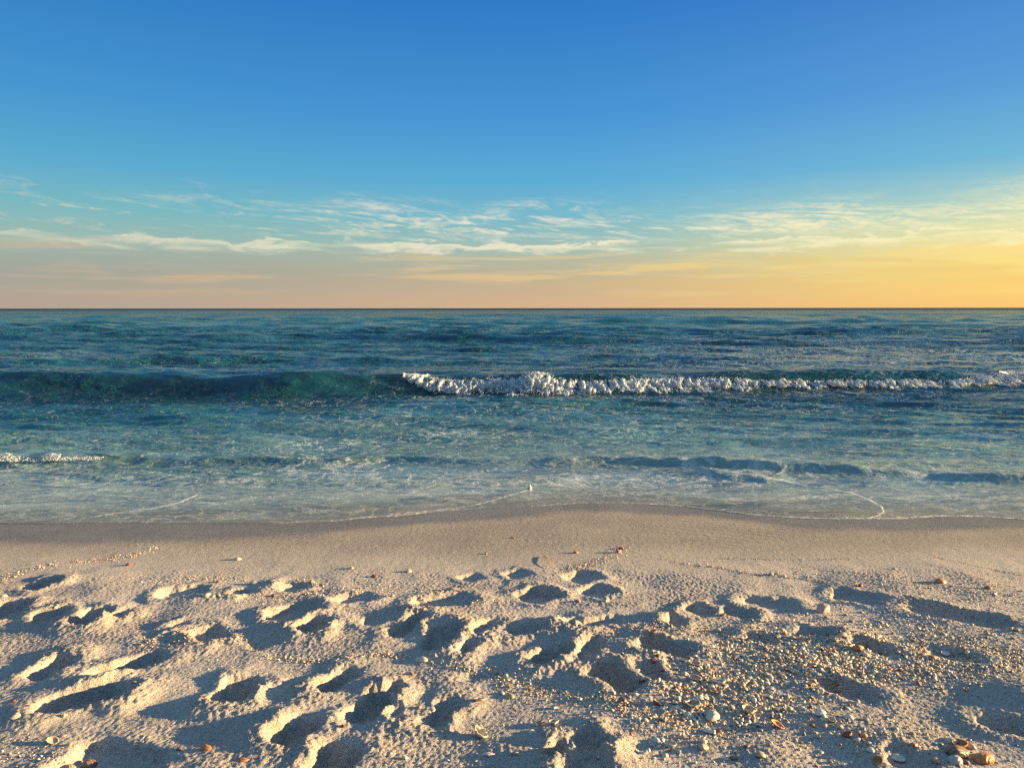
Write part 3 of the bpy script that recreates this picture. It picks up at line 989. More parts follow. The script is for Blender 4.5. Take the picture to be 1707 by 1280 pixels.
    YY = YF - env * (.03 + (.14 + .09 * bigg) * (bil + .12) * (.6 + .9 * swell)) + .06 * (1 - env)
    ZZ = ZZ + .05 * bil * env - .02
    hole = fbm(U, ZZ, 3.0, 4, 4, .6) + .35 * env - .12 * np.clip((pxx - 1230) / 250, 0, 1) + .4 * bigg - .25 * (pxx < 700)
    co_b = np.stack([U, YY, ZZ], -1).reshape(-1, 3)
    idx = np.arange(nu * nv).reshape(nv, nu)
    okf = ((hole[:-1, :-1] + hole[1:, 1:]) * .5 > -.04)
    a_, b2, c_, d_ = idx[:-1, :-1][okf], idx[:-1, 1:][okf], idx[1:, 1:][okf], idx[1:, :-1][okf]
    fb_ = np.concatenate([np.stack([a_, b2, c_], -1), np.stack([a_, c_, d_], -1)])
    ob = blob_object('breaking_foam', np.concatenate(pts), np.concatenate(rad), 3, body=(co_b, fb_))
    ob['kind'] = 'stuff'
    ob['label'] = 'white tumbling foam of the breaking wave, right of centre'
    ob['category'] = 'foam'
    # the small broken lip at the left edge near the shore
    P = np.array([on_sea(p[0], p[1]) for p in RIDGES[10][0]])
    pts, rad = [], []
    for a, b, k, hgt in [(-200, 20, 3400, .085), (20, 34, 260, .05), (34, 68, 200, .03), (74, 98, 900, .065), (98, 165, 400, .022)]:
        pxs = rs.uniform(a, b, k)
        xx = np.array([on_sea(p, 768)[0] for p in pxs])
        yf = np.interp(xx, P[:, 0], P[:, 1])
        vv = rs.uniform(size=k)
        pts.append(np.stack([xx, yf + .11 - .10 * (1 - vv) + rs.normal(0, .012, k), SEA + .015 + hgt * vv * (1 + .5 * fbm(xx, xx * 0, 7, 2, 1))], -1))
        rad.append(rs.uniform(.002, .006, k))
    ob = blob_object('shore_foam', np.concatenate(pts), np.concatenate(rad), 8)
    ob['kind'] = 'stuff'
    ob['label'] = 'small sunlit crumbling foam on the low wave by the shore, left edge'
    ob['category'] = 'foam'
    # a single jumping splash in the swash
    cx, cy = on_sand(883, 819)
    k = 420
    vv = rs.uniform(size=k)
    base = float(sand_base(cy)) + .01
    pts = np.stack([cx + rs.normal(0, .010, k).clip(-.02, .02) * (1.2 - vv), cy + rs.normal(0, .010, k).clip(-.02, .02), base + .055 * vv], -1)
    ob = blob_object('water_splash', pts, rs.uniform(.004, .010, k), 9)
    ob['label'] = 'small bright white splash standing up in the swash'
    ob['category'] = 'splash'


build_break()
# ------------------------------------------------------------------ shells
def sand_z_many(x, y):
    i = np.clip(np.searchsorted(bx_, x) - 1, 0, len(bx_) - 2)
    j = np.clip(np.searchsorted(by_, y) - 1, 0, len(by_) - 2)
    fx = (x - bx_[i]) / (bx_[i + 1] - bx_[i])
    fy = (y - by_[j]) / (by_[j + 1] - by_[j])
    a = bz_[j, i] * (1 - fx) + bz_[j, i + 1] * fx
    b = bz_[j + 1, i] * (1 - fx) + bz_[j + 1, i + 1] * fx
    return a * (1 - fy) + b * fy


def mesh_from(name, V, Fs, mat):
    me = bpy.data.meshes.new(name)
    me.from_pydata([tuple(v) for v in V], [], [tuple(f) for f in Fs])
    me.polygons.foreach_set('use_smooth', [True] * len(me.polygons))
    me.materials.append(mat)
    me.update()
    return me


def valve(rings=7, segs=26, height=.34, aspect=.85, ribs=0, rib_h=.03, thick=.055, cut=None, seed=0):
    """one half of a bivalve: domed, hinge at -y, opening down; length 1"""
    rr = random.Random(seed)
    V, Fs = [], []
    jag = [1 + rr.uniform(-.22, .06) if cut else 1 + rr.uniform(-.02, .02) for _ in range(segs)]
    if cut:
        for k in range(segs):
            if cut[0] <= k / segs <= cut[1]:
                jag[k] = rr.uniform(.25, .5)
    for layer in (0, 1):
        for i in range(rings + 1):
            q = i / rings
            for k in range(segs):
                th = 2 * math.pi * k / segs
                rad = 0.5 * q * jag[k] ** q
                rib = 1 + (rib_h * math.cos(ribs * th) * q if ribs else 0)
                x = rad * math.cos(th) * rib * (1 + .10 * math.sin(th))
                y = rad * math.sin(th) * aspect * rib - 0.16 * (1 - q) * aspect
                z = height * max(0.0, 1 - q ** 2.1) ** .62
                z *= 1 + (.5 * rib_h * math.cos(ribs * th) if ribs else 0)
                if layer:
                    x, y, z = x * (1 - thick * 1.4), y * (1 - thick * 1.4), z * (1 - thick * 2.2) - thick * .05 * (1 - q)
                V.append((x, y, z))
    n = (rings + 1) * segs
    for layer in (0, 1):
        o = layer * n
        for i in range(rings):
            for k in range(segs):
                a, b = o + i * segs + k, o + i * segs + (k + 1) % segs
                c, d = b + segs, a + segs
                Fs.append((a, d, c, b) if layer == 0 else (a, b, c, d))
    for k in range(segs):
        a, b = rings * segs + k, rings * segs + (k + 1) % segs
        Fs.append((a, a + n, b + n, b))
    return V, Fs


def flip(VF):
    V, Fs = VF
    return [(x, -y, -z + .30) for x, y, z in V], Fs


def tube(turns=0.0, length=1.0, r0=.20, r1=.15, coil=0.0, ring=12, steps=14, seed=0, hollow=True):
    """a worm tube or, when coiled, a snail"""
    V, Fs = [], []
    for i in range(steps + 1):
        q = i / steps
        a = turns * 2 * math.pi * q
        if coil:
            cr = coil * (1 - .86 * q)
            c = Vector((cr * math.cos(a), cr * math.sin(a), .12 + .55 * q))
            tan = Vector((-math.sin(a), math.cos(a), .12))
        else:
            c = Vector((length * (q - .5), .05 * math.sin(q * 3 + seed), r0))
            tan = Vector((1, .12 * math.cos(q * 3 + seed), 0))
        tan.normalize()
        s1 = tan.cross(Vector((0, 0, 1))).normalized()
        s2 = s1.cross(tan)
        r = r0 * (1 - q) + r1 * q
        if not coil:
            r *= 1 + .06 * math.sin(q * 22)
        for k in range(ring):
            th = 2 * math.pi * k / ring
            p = c + s1 * (r * math.cos(th)) + s2 * (r * math.sin(th))
            V.append(p[:])
    for i in range(steps):
        for k in range(ring):
            a, b = i * ring + k, i * ring + (k + 1) % ring
            Fs.append((a, b, b + ring, a + ring))
    # recessed mouth at the start, closed tip
    base = len(V)
    c = Vector([sum(v[j] for v in V[:ring]) / ring for j in range(3)])
    nxt = Vector([sum(v[j] for v in V[ring * 2:ring * 3]) / ring for j in range(3)])
    for k in range(ring):
        V.append((c + (Vector(V[k]) - c) * .74)[:])
    for k in range(ring):
        V.append((nxt + (Vector(V[k]) - c) * .55)[:])
    for k in range(ring):
        k2 = (k + 1) % ring
        Fs.append((k2, k, base + k, base + k2))
        Fs.append((base + k2, base + k, base + ring + k, base + ring + k2))
    V.append(nxt[:])
    for k in range(ring):
        Fs.append((base + ring + (k + 1) % ring, base + ring + k, len(V) - 1))
    V.append(tuple(sum(v[j] for v in V[steps * ring:(steps + 1) * ring]) / ring for j in range(3)))
    for k in range(ring):
        Fs.append((steps * ring + k, steps * ring + (k + 1) % ring, len(V) - 1))
    return V, Fs


def chunk(seed, flat=.5):
    """a worn lump of broken shell or stone"""
    bm = bmesh.new()
    bmesh.ops.create_icosphere(bm, subdivisions=3, radius=.5)
    rr = random.Random(seed)
    off = [Vector((rr.uniform(-1, 1), rr.uniform(-1, 1), rr.uniform(-1, 1))).normalized() for _ in range(9)]
    cut = [rr.uniform(.28, .44) for _ in off]
    for v in bm.verts:
        p = v.co.copy()
        for o_, c_ in zip(off, cut):
            dd = p.dot(o_)
            if dd > c_:
                p -= o_ * (dd - c_) * .85
        p.z = p.z * flat + .5 * flat * .7
        p.y *= .78
        v.co = p
    V = [v.co[:] for v in bm.verts]
    Fs = [[q.index for q in f.verts] for f in bm.faces]
    bm.free()
    return V, Fs


KINDS = {
    'cup': valve(seed=1, height=.36), 'oval': valve(seed=2, height=.24, aspect=.62), 'cockle': valve(seed=3, height=.42, ribs=13, rib_h=.045, segs=52, aspect=.92),
    'bowl': flip(valve(seed=4, height=.30, aspect=.82)), 'ring': flip(valve(seed=5, height=.20, aspect=.66, thick=.10)),
    'shard': valve(seed=6, height=.30, aspect=.8, cut=(.0, .42)), 'crescent': flip(valve(seed=7, height=.26, aspect=.9, cut=(.05, .5), thick=.08)),
    'tube': tube(length=1.0, r0=.17, r1=.13), 'snail': tube(turns=2.6, coil=.26, r0=.26, r1=.04, steps=44, ring=12), 'chunk': chunk(4), 'lump': chunk(9, .5),
    'wedge': valve(seed=8, height=.16, aspect=.55, cut=(.6, .8)),
}


def shell_material(name, c1, c2, c3, rough=.5):
    m, t = new_mat(name)
    tcn = t.n('ShaderNodeTexCoord')
    oi = t.n('ShaderNodeObjectInfo')
    geo = t.n('ShaderNodeNewGeometry')
    ln = t.n('ShaderNodeVectorMath', operation='LENGTH')
    mp = t.n('ShaderNodeMapping')
    mp.inputs['Location'].default_value = (0, .35, 0)
    t.l(tcn.outputs['Object'], mp.inputs['Vector'])
    t.l(mp.outputs[0], ln.inputs[0])
    ringv = t.m('SINE', t.m('ADD', t.m('MULTIPLY', ln.outputs['Value'], 46.0), t.m('MULTIPLY', oi.outputs['Random'], 9.0)))
    nz = t.noise(tcn.outputs['Object'], 5.0, 4.0, 0.6)
    c = t.mix(t.ss(t.m('ADD', nz, t.m('MULTIPLY', t.m('SUBTRACT', oi.outputs['Random'], .5), .4)), .35, .65), c1, c2)
    c = t.mix(t.m('MULTIPLY', t.ss(ringv, .3, 1.0), .38), c, c3)
    sand = t.ss(t.noise(geo.outputs['Position'], 90.0, 3.0, .6), .60, .70)
    c = t.mix(t.m('MULTIPLY', sand, .45), c, (.42, .36, .30, 1))
    b = t.n('ShaderNodeBsdfPrincipled')
    t.l(c, b.inputs['Base Color'])
    b.inputs['Roughness'].default_value = rough
    bp = t.n('ShaderNodeBump')
    bp.inputs['Strength'].default_value = .5
    bp.inputs['Distance'].default_value = .0012
    t.l(t.m('ADD', ringv, t.m('MULTIPLY', nz, 2.0)), bp.inputs['Height'])
    t.l(bp.outputs[0], b.inputs['Normal'])
    o = t.n('ShaderNodeOutputMaterial')
    t.l(b.outputs[0], o.inputs[0])
    return m


SHELL_COL = {
    'white': ((.62, .59, .53, 1), (.50, .46, .40, 1), (.36, .30, .24, 1)),
    'cream': ((.58, .49, .36, 1), (.46, .36, .25, 1), (.32, .21, .13, 1)),
    'tan': ((.46, .31, .18, 1), (.36, .23, .13, 1), (.22, .12, .07, 1)),
    'orange': ((.52, .22, .07, 1), (.46, .16, .045, 1), (.28, .09, .03, 1)),
    'pink': ((.52, .33, .27, 1), (.42, .24, .19, 1), (.30, .15, .12, 1)),
    'red': ((.30, .060, .035, 1), (.22, .045, .028, 1), (.40, .20, .15, 1)),
    'brown': ((.20, .12, .075, 1), (.13, .075, .05, 1), (.38, .28, .2, 1)),
    'grey': ((.40, .40, .38, 1), (.30, .30, .29, 1), (.20, .19, .18, 1)),
}
SHELL_MAT = {k: shell_material(k + '_shell', *v) for k, v in SHELL_COL.items()}
_mesh_cache = {}
NAMES = {'cup': 'clam_shell', 'oval': 'clam_shell', 'cockle': 'cockle_shell', 'bowl': 'clam_shell', 'ring': 'clam_shell', 'shard': 'shell_fragment',
         'crescent': 'shell_fragment', 'tube': 'worm_tube_shell', 'snail': 'sea_snail_shell', 'chunk': 'shell_fragment', 'lump': 'shell_fragment', 'wedge': 'shell_fragment'}


def put_shell(kind, colr, x, y, size, label, group=None, rz=None, tilt=None, lift=0.0):
    key = (kind, colr)
    nm = NAMES[kind]
    if key not in _mesh_cache:
        _mesh_cache[key] = mesh_from(nm, *KINDS[kind], SHELL_MAT[colr])
    ob = bpy.data.objects.new(nm, _mesh_cache[key])
    COL.objects.link(ob)
    ob.scale = (size, size * random.uniform(.92, 1.08), size * random.uniform(.9, 1.15))
    t = tilt if tilt is not None else random.gauss(0, .20)
    ob.rotation_euler = (t, random.gauss(0, .18), rz if rz is not None else random.uniform(0, 6.28))
    e = .30 * size
    zs = sand_z_many(np.array([x, x - e, x + e, x, x]), np.array([y, y, y, y - e, y + e]))
    ob.location = (x, y, float(zs.mean()) * .5 + float(zs.max()) * .5 - .05 * size + lift)
    ob['label'] = label
    ob['category'] = 'seashell' if 'fragment' not in nm else 'shell fragment'
    if group:
        ob['group'] = group
    return ob


# every shell that stands out: photograph position, width there in pixels, kind, colour, label
NOTABLE = [
    (1158, 1111, 17, 'ring', 'pink', 'pinkish open shell ring, highest of the open shells left of the shell bed'),
    (1158, 1137, 22, 'ring', 'pink', 'wide pinkish open shell lying alone just left of the shell bed'),
    (1160, 1154, 15, 'bowl', 'grey', 'grey open shell directly below the wide pinkish open shell'),
    (1190, 1157, 13, 'bowl', 'orange', 'round orange cup standing open in the shell bed, left part'),
    (1201, 1143, 18, 'bowl', 'white', 'whitish open shell above the round orange cup in the bed'),
    (1145, 1162, 14, 'cup', 'tan', 'tan domed shell at the left rim of the shell bed'),
    (1153, 1178, 30, 'crescent', 'cream', 'largest broken cream half shell in the left part of the bed'),
    (1166, 1168, 18, 'cup', 'white', 'white domed shell resting against the largest broken half shell'),
    (1203, 1181, 20, 'oval', 'cream', 'cream oval shell lying level right of the broken half shell'),
    (1147, 1197, 16, 'cockle', 'white', 'white ribbed cockle standing below the broken half shell'),
    (1185, 1198, 27, 'lump', 'white', 'chunky white worn shell lump below the shell bed'),
    (1247, 1193, 30, 'crescent', 'cream', 'long curved cream shell sliver at the lower edge of the bed'),
    (1218, 1183, 15, 'cup', 'cream', 'cream cup shell between the white lump and the long curved sliver'),
    (1180, 1223, 22, 'tube', 'white', 'short white tube shell tipped beside a red fragment'),
    (1197, 1222, 11, 'chunk', 'red', 'small red fragment touching the short white tube shell'),
    (1171, 1243, 17, 'shard', 'cream', 'cream broken shell above a pale lump on the sandy ridge, lower centre'),
    (1172, 1254, 18, 'lump', 'cream', 'pale rounded lump under the broken shell on the sandy ridge'),
    (1209, 1267, 12, 'oval', 'white', 'small white oval shell beside a brown speckled one, bottom edge'),
    (1223, 1266, 13, 'cup', 'brown', 'brown speckled shell beside the small white oval, bottom edge'),
    (1267, 1266, 18, 'cup', 'tan', 'tan domed shell near the bottom edge right of the speckled shell'),
    (1243, 1252, 9, 'chunk', 'red', 'tiny reddish chip above the tan domed shell at the bottom'),
    (1037, 1172, 12, 'chunk', 'red', 'bright red chip among crumbs below the large centre print'),
    (1063, 1177, 11, 'cup', 'pink', 'pinkish shell right of the bright red chip'),
    (1094, 1177, 17, 'bowl', 'brown', 'dark hollow shell open to the light left of the broken half shell'),
    (1099, 1193, 20, 'bowl', 'grey', 'grey open shell just under the dark hollow shell'),
    (1053, 1199, 11, 'oval', 'white', 'white pebble-like shell on the ridge above the bottom print pair'),
    (1075, 1209, 13, 'shard', 'cream', 'cream shard on the ridge right of the white pebble-like shell'),
    (1093, 1240, 15, 'cup', 'white', 'upper left white shell of the shaded clutch, bottom centre'),
    (1103, 1238, 10, 'cup', 'grey', 'small grey shell at the top right of the shaded clutch'),
    (1099, 1249, 12, 'oval', 'white', 'pale oval in the middle of the shaded clutch'),
    (1114, 1249, 24, 'bowl', 'grey', 'largest grey shell of the shaded clutch, bottom centre'),
    (1131, 1257, 12, 'cup', 'grey', 'round grey shell set apart at the right of the shaded clutch'),
    (1087, 1247, 11, 'cup', 'grey', 'grey shell at the lower left of the shaded clutch'),
    (1108, 1263, 12, 'cup', 'cream', 'cream shell below the largest shell of the shaded clutch'),
    (1074, 1261, 19, 'tube', 'white', 'white tube shell lying slanted left of the shaded clutch'),
    (886, 1220, 13, 'oval', 'white', 'flat white oval shell in shade above the bottom print pair'),
    (902, 1206, 18, 'crescent', 'cream', 'left of two curved cream slivers above the bottom print pair'),
    (923, 1210, 20, 'crescent', 'cream', 'right of two curved cream slivers above the bottom print pair'),
    (967, 1168, 12, 'lump', 'white', 'white upright lump in the crumbs left of the red chip'),
    (923, 1181, 15, 'shard', 'grey', 'long greyish shard in the crumbs below centre'),
    (997, 1270, 9, 'cup', 'grey', 'small grey shell inside the bottom centre print'),
    (857, 1264, 15, 'crescent', 'grey', 'curved grey sliver left of the bottom print pair'),
    (800, 1171, 22, 'ring', 'cream', 'wide cream ring-like open shell alone on sand right of the split print'),
    (848, 1160, 20, 'oval', 'tan', 'long tan oval shell up and right of the cream ring-like shell'),
    (836, 1155, 11, 'cup', 'grey', 'grey shell touching the long tan oval from the left'),
    (698, 1178, 11, 'cup', 'tan', 'small tan shell left of the split print'),
    (674, 1265, 13, 'shard', 'cream', 'cream shard near the bottom edge left of the white triangle'),
    (812, 1260, 25, 'wedge', 'white', 'white triangular shell piece in shade near the bottom edge'),
    (746, 1266, 9, 'shard', 'white', 'small white shard left of the white triangular piece'),
    (800, 1223, 34, 'crescent', 'cream', 'half buried crescent rim above the white triangular piece'),
    (720, 1181, 11, 'cup', 'cream', 'cream shell lodged at the waist of the split print'),
    (687, 1123, 11, 'shard', 'orange', 'orange shard above the cream ring-like shell, upper left of it'),
    (702, 1101, 24, 'oval', 'cream', 'long yellow lit shell below the two deep prints, centre'),
    (778, 1115, 10, 'oval', 'grey', 'dark little oval right of the orange shard'),
    (825, 1119, 15, 'shard', 'cream', 'ragged cream piece on the crumb ridge, centre'),
    (571, 1216, 9, 'chunk', 'red', 'reddish chip between the two lower left-centre prints'),
    (87, 1237, 20, 'ring', 'cream', 'cream ring-like open shell, lower left corner'),
    (104, 1228, 13, 'oval', 'cream', 'sunlit tilted oval beside the ring-like shell, lower left corner'),
    (147, 1257, 25, 'cup', 'brown', 'large brown mottled shell in shade, lower left'),
    (116, 1267, 20, 'cup', 'tan', 'tan shell left of the large brown mottled shell'),
    (240, 1262, 15, 'ring', 'grey', 'grey ring-like shell in the shaded hollow, lower left'),
    (344, 1255, 24, 'oval', 'orange', 'orange lit oval shell, upper of two at the lower left'),
    (403, 1274, 24, 'wedge', 'orange', 'orange lit wedge of shell at the bottom edge, left'),
    (298, 1251, 10, 'cup', 'brown', 'small brown shell left of the orange lit oval'),
    (26, 1203, 16, 'lump', 'cream', 'yellow lit lump under the big left print'),
    (107, 1197, 13, 'shard', 'cream', 'cream shard under the big left print, right of the lump'),
    (223, 1143, 10, 'lump', 'tan', 'tan lump caught on the far wall of the big left print'),
    (115, 1243, 9, 'chunk', 'cream', 'cream chip below the tilted oval, lower left corner'),
    (22, 1169, 9, 'chunk', 'red', 'red chip at the left end of the big left print'),
    (1292, 1215, 23, 'ring', 'orange', 'orange rimmed open shell alone on sand below the shell bed'),
    (1337, 1215, 24, 'wedge', 'cream', 'narrow upright cream splinter right of the orange rimmed shell'),
    (1384, 1212, 19, 'crescent', 'cream', 'cream open fragment right of the upright splinter'),
    (1414, 1206, 15, 'cup', 'white', 'white shell standing upright above the cream fragments, lower right'),
    (1398, 1221, 15, 'shard', 'cream', 'cream shard under the upright white shell, lower right'),
    (1413, 1235, 17, 'bowl', 'red', 'dark red hollow shell, lower right'),
    (1439, 1237, 14, 'cup', 'orange', 'orange shell right of the dark red hollow shell'),
    (1428, 1242, 14, 'oval', 'white', 'white oval between the dark red shell and the orange one'),
    (1446, 1249, 14, 'shard', 'tan', 'tan shard just below the orange shell, lower right'),
    (1484, 1202, 11, 'tube', 'white', 'small white tube on shaded sand, lower right'),
    (1336, 1186, 16, 'oval', 'white', 'white oval shell above the upright cream splinter'),
    (1366, 1198, 20, 'lump', 'white', 'pale grey-white lump in shade right of the white oval'),
    (1428, 1173, 10, 'lump', 'cream', 'little lit lump at the near edge of the slanted print, right'),
    (1520, 1232, 11, 'cup', 'tan', 'small tan shell in the broad shadow, lower right'),
    (1495, 1265, 25, 'oval', 'white', 'large white clam shell in shade near the bottom right'),
    (1450, 1261, 14, 'cup', 'white', 'white shell left of the large white clam, bottom right'),
    (1523, 1256, 20, 'shard', 'orange', 'orange and cream shard right of the large white clam'),
    (1462, 1277, 18, 'bowl', 'orange', 'orange hollow shell cut by the bottom edge, right'),
    (1358, 1128, 9, 'oval', 'white', 'flat pale shell at the left end of the slanted print'),
    (1584, 1241, 26, 'shard', 'cream', 'uppermost yellow lit fragment of the pile in the lower right corner'),
    (1599, 1250, 26, 'bowl', 'orange', 'orange hollow shell in the upper middle of the corner pile'),
    (1617, 1249, 17, 'cup', 'cream', 'yellow lit cup at the right shoulder of the corner pile'),
    (1596, 1265, 36, 'lump', 'brown', 'purplish brown lump at the heart of the corner pile'),
    (1638, 1267, 46, 'oval', 'orange', 'biggest shell, tan and orange, at the right of the corner pile'),
    (1590, 1275, 28, 'cup', 'grey', 'smooth grey shell at the bottom of the corner pile'),
    (1568, 1250, 9, 'chunk', 'cream', 'tiny cream chip at the left of the corner pile'),
    (1560, 1276, 15, 'cup', 'tan', 'tan shell left of the corner pile at the bottom edge'),
    (1610, 1276, 12, 'cup', 'red', 'red-brown shell between the biggest shell and the grey one'),
    (1567, 973, 18, 'cup', 'orange', 'red-orange shell alone on the smooth sand, right side'),
    (1370, 1018, 28, 'lump', 'pink', 'large pinkish lump with a long shadow, right of centre'),
    (1286, 958, 11, 'cup', 'grey', 'leftmost shell of three in the wrack line, right of centre'),
    (1294, 958, 10, 'shard', 'cream', 'yellow lit shard, middle of three in the wrack line'),
    (1308, 961, 10, 'oval', 'cream', 'cream oval, rightmost of three in the wrack line'),
    (1491, 950, 9, 'shard', 'cream', 'cream speck high on the smooth sand left of the red-orange shell'),
    (1433, 979, 9, 'chunk', 'red', 'red chip in the wrack line, right'),
    (1646, 983, 11, 'chunk', 'orange', 'orange chip standing near the right edge of the smooth sand'),
    (1657, 993, 11, 'shard', 'pink', 'pink shard just below the orange chip near the right edge'),
    (1574, 1085, 16, 'ring', 'white', 'white ring-like open shell in the right hand debris'),
    (1612, 1087, 11, 'cup', 'cream', 'cream shell right of the white ring-like shell, right side'),
    (1553, 1099, 15, 'cup', 'orange', 'bright yellow-orange shell below the white ring-like shell, right side'),
    (1428, 1086, 23, 'shard', 'orange', 'orange-pink broken shell beside the short print in the bed'),
    (1442, 1095, 14, 'cup', 'cream', 'cream shell below the orange-pink broken shell'),
    (1390, 1096, 12, 'cup', 'white', 'round whitish shell left of the orange-pink broken shell'),
    (1376, 1089, 11, 'cup', 'orange', 'small orange shell beside the round whitish one in the bed'),
    (1403, 1068, 16, 'lump', 'cream', 'lit cream lump at the top left of the short print in the bed'),
    (1308, 1060, 10, 'cup', 'orange', 'orange shell at the upper edge of the bed, lower of two'),
    (1302, 1052, 11, 'cup', 'cream', 'cream shell at the upper edge of the bed, just above the orange one'),
    (1695, 1053, 13, 'lump', 'cream', 'cream lit lump at the right edge below the long hollow'),
    (1087, 1063, 14, 'ring', 'tan', 'tan ring-like open shell perched on the far bank of the long centre print'),
    (1162, 1095, 12, 'cup', 'pink', 'pink shell at the right end of the long centre print'),
    (1097, 1100, 9, 'chunk', 'brown', 'dark brown chip under the long centre print'),
    (1089, 1107, 14, 'shard', 'red', 'red-brown shard just below the dark brown chip'),
    (1233, 1094, 13, 'bowl', 'white', 'whitish open shell between the long centre print and the bed'),
    (1275, 1099, 13, 'cup', 'orange', 'bright orange shell at the upper left of the bed'),
    (1010, 1005, 11, 'shard', 'cream', 'cream shard on the smooth mound, centre'),
    (962, 1004, 11, 'lump', 'tan', 'tan lump on the smooth mound left of the cream shard'),
    (1205, 1028, 11, 'bowl', 'tan', 'tan open shell between two hollows, right of centre'),
    (1195, 1051, 13, 'lump', 'cream', 'lit cream lump above the long centre print, right'),
    (1001, 1049, 14, 'wedge', 'brown', 'flat brown sliver above the narrow centre print'),
    (681, 952, 10, 'cockle', 'cream', 'cream shell with a long thin shadow on smooth sand, centre left'),
    (585, 948, 9, 'cup', 'cream', 'cream shell further up the smooth sand, left of the long-shadowed one'),
    (623, 961, 12, 'shard', 'red', 'red-brown shard on smooth sand between two cream shells'),
    (519, 971, 9, 'snail', 'tan', 'tan little snail shell where smooth sand meets the prints, left'),
    (755, 984, 22, 'wedge', 'cream', 'yellow lit flake on the edge of the broad centre hollow'),
    (713, 1008, 9, 'chunk', 'red', 'small red chip on the rim above the deep centre prints'),
    (653, 995, 10, 'lump', 'cream', 'cream lump on the rim left of the broad centre hollow'),
    (455, 994, 10, 'cup', 'brown', 'brown shell under the bright lit mound, left'),
    (601, 970, 10, 'wedge', 'tan', 'tan flake below the red-brown shard on smooth sand'),
    (214, 942, 10, 'cup', 'red', 'red shell casting a long shadow on the smooth sand, far left'),
    (344, 1000, 14, 'cup', 'cream', 'cream shell, leftmost in the row of four in the left hollow'),
    (355, 1000, 9, 'cup', 'white', 'white shell, second in the row of four in the left hollow'),
    (365, 999, 9, 'cup', 'cream', 'cream shell, third in the row of four in the left hollow'),
    (373, 994, 10, 'oval', 'tan', 'tan shell, last and highest in the row of four in the left hollow'),
    (364, 970, 9, 'cup', 'brown', 'brown shell on the far rim of the left hollow'),
    (422, 973, 13, 'cup', 'cream', 'cream shell on the sand right of the left hollow'),
    (6, 998, 12, 'cup', 'cream', 'cream shell at the left edge of the picture, above the prints'),
    (396, 932, 12, 'cup', 'cream', 'lone cream shell high on the smooth sand, left, with a long shadow'),
    (854, 897, 10, 'wedge', 'red', 'dark red flake on the wet slope, centre'),
    (959, 922, 10, 'chunk', 'orange', 'orange chip on the slope left of the orange heap'),
    (1035, 915, 12, 'shard', 'orange', 'upper orange shard of the little heap on the slope'),
    (1030, 921, 12, 'chunk', 'orange', 'lower orange chip of the little heap on the slope'),
    (808, 923, 10, 'wedge', 'tan', 'tan flake on the slope below the dark red flake'),
]
for (px, py, spx, kd, cl, lb) in NOTABLE:
    x, y = on_sand(px, py)
    depth = y * CP + (HC - float(sand_base(y))) * SP
    put_shell(kd, cl, x, y, spx * depth / F * 1.06, lb, rz=random.uniform(-.6, .6) + (3.14 if random.random() < .5 else 0))

# the countable rest of the shells, by the part of the beach they lie in
ZONES = [
    # centre, half sizes (px), tilt, how many, size range (m), words
    ((1215, 1150), (75, 34), 46, (.018, .034), 'in the left part of the dense shell bed'),
    ((1340, 1105), (95, 34), 52, (.018, .032), 'in the crowded middle of the shell bed'),
    ((1530, 1105), (120, 30), 26, (.016, .028), 'scattered in the debris right of the shell bed'),
    ((1420, 1235), (90, 26), 16, (.014, .026), 'on the ridges at the lower right, below the bed'),
    ((1130, 1205), (50, 26), 14, (.014, .024), 'between the bed and the shaded clutch'),
]
LOOKS = [('cup', 'cream', 'small cream domed shell'), ('cup', 'white', 'small whitish domed shell'), ('oval', 'tan', 'small tan oval shell'),
         ('bowl', 'cream', 'small cream open shell'), ('shard', 'orange', 'small orange shell fragment'), ('cockle', 'cream', 'small ribbed cream cockle'),
         ('shard', 'grey', 'small grey shell fragment'), ('cup', 'pink', 'small pinkish domed shell')]
# landmarks the smaller shells are described by: photograph position and words
MARKS = [(1158, 1111, 'the highest pink open shell'), (1158, 1137, 'the wide pink open shell'), (1190, 1157, 'the round orange cup'),
         (1153, 1178, 'the largest broken half shell'), (1147, 1197, 'the white ribbed cockle'), (1185, 1198, 'the chunky white lump'),
         (1247, 1193, 'the long curved sliver'), (1180, 1223, 'the short white tube'), (1099, 1193, 'the grey open shell'),
         (1114, 1249, 'the shaded clutch'), (1292, 1215, 'the orange rimmed shell'), (1337, 1215, 'the upright splinter'),
         (1384, 1212, 'the cream open fragment'), (1413, 1235, 'the dark red shell'), (1495, 1265, 'the large white clam'),
         (1358, 1128, 'the slanted print'), (1428, 1086, 'the orange-pink broken shell'), (1376, 1089, 'the small orange shell'),
         (1403, 1068, 'the lit cream lump'), (1308, 1060, 'the two upper edge shells'), (1574, 1085, 'the white ring-like shell'),
         (1612, 1087, 'the cream shell at the right'), (1275, 1099, 'the bright orange shell'), (1233, 1094, 'the whitish open shell'),
         (1553, 1099, 'the yellow-orange shell'), (1336, 1186, 'the white oval'), (1460, 1168, 'the near end of the slanted print')]
MW = [(on_sand(a, b), c) for a, b, c in MARKS]
taken = [on_sand(q[0], q[1]) for q in NOTABLE]
todo = []
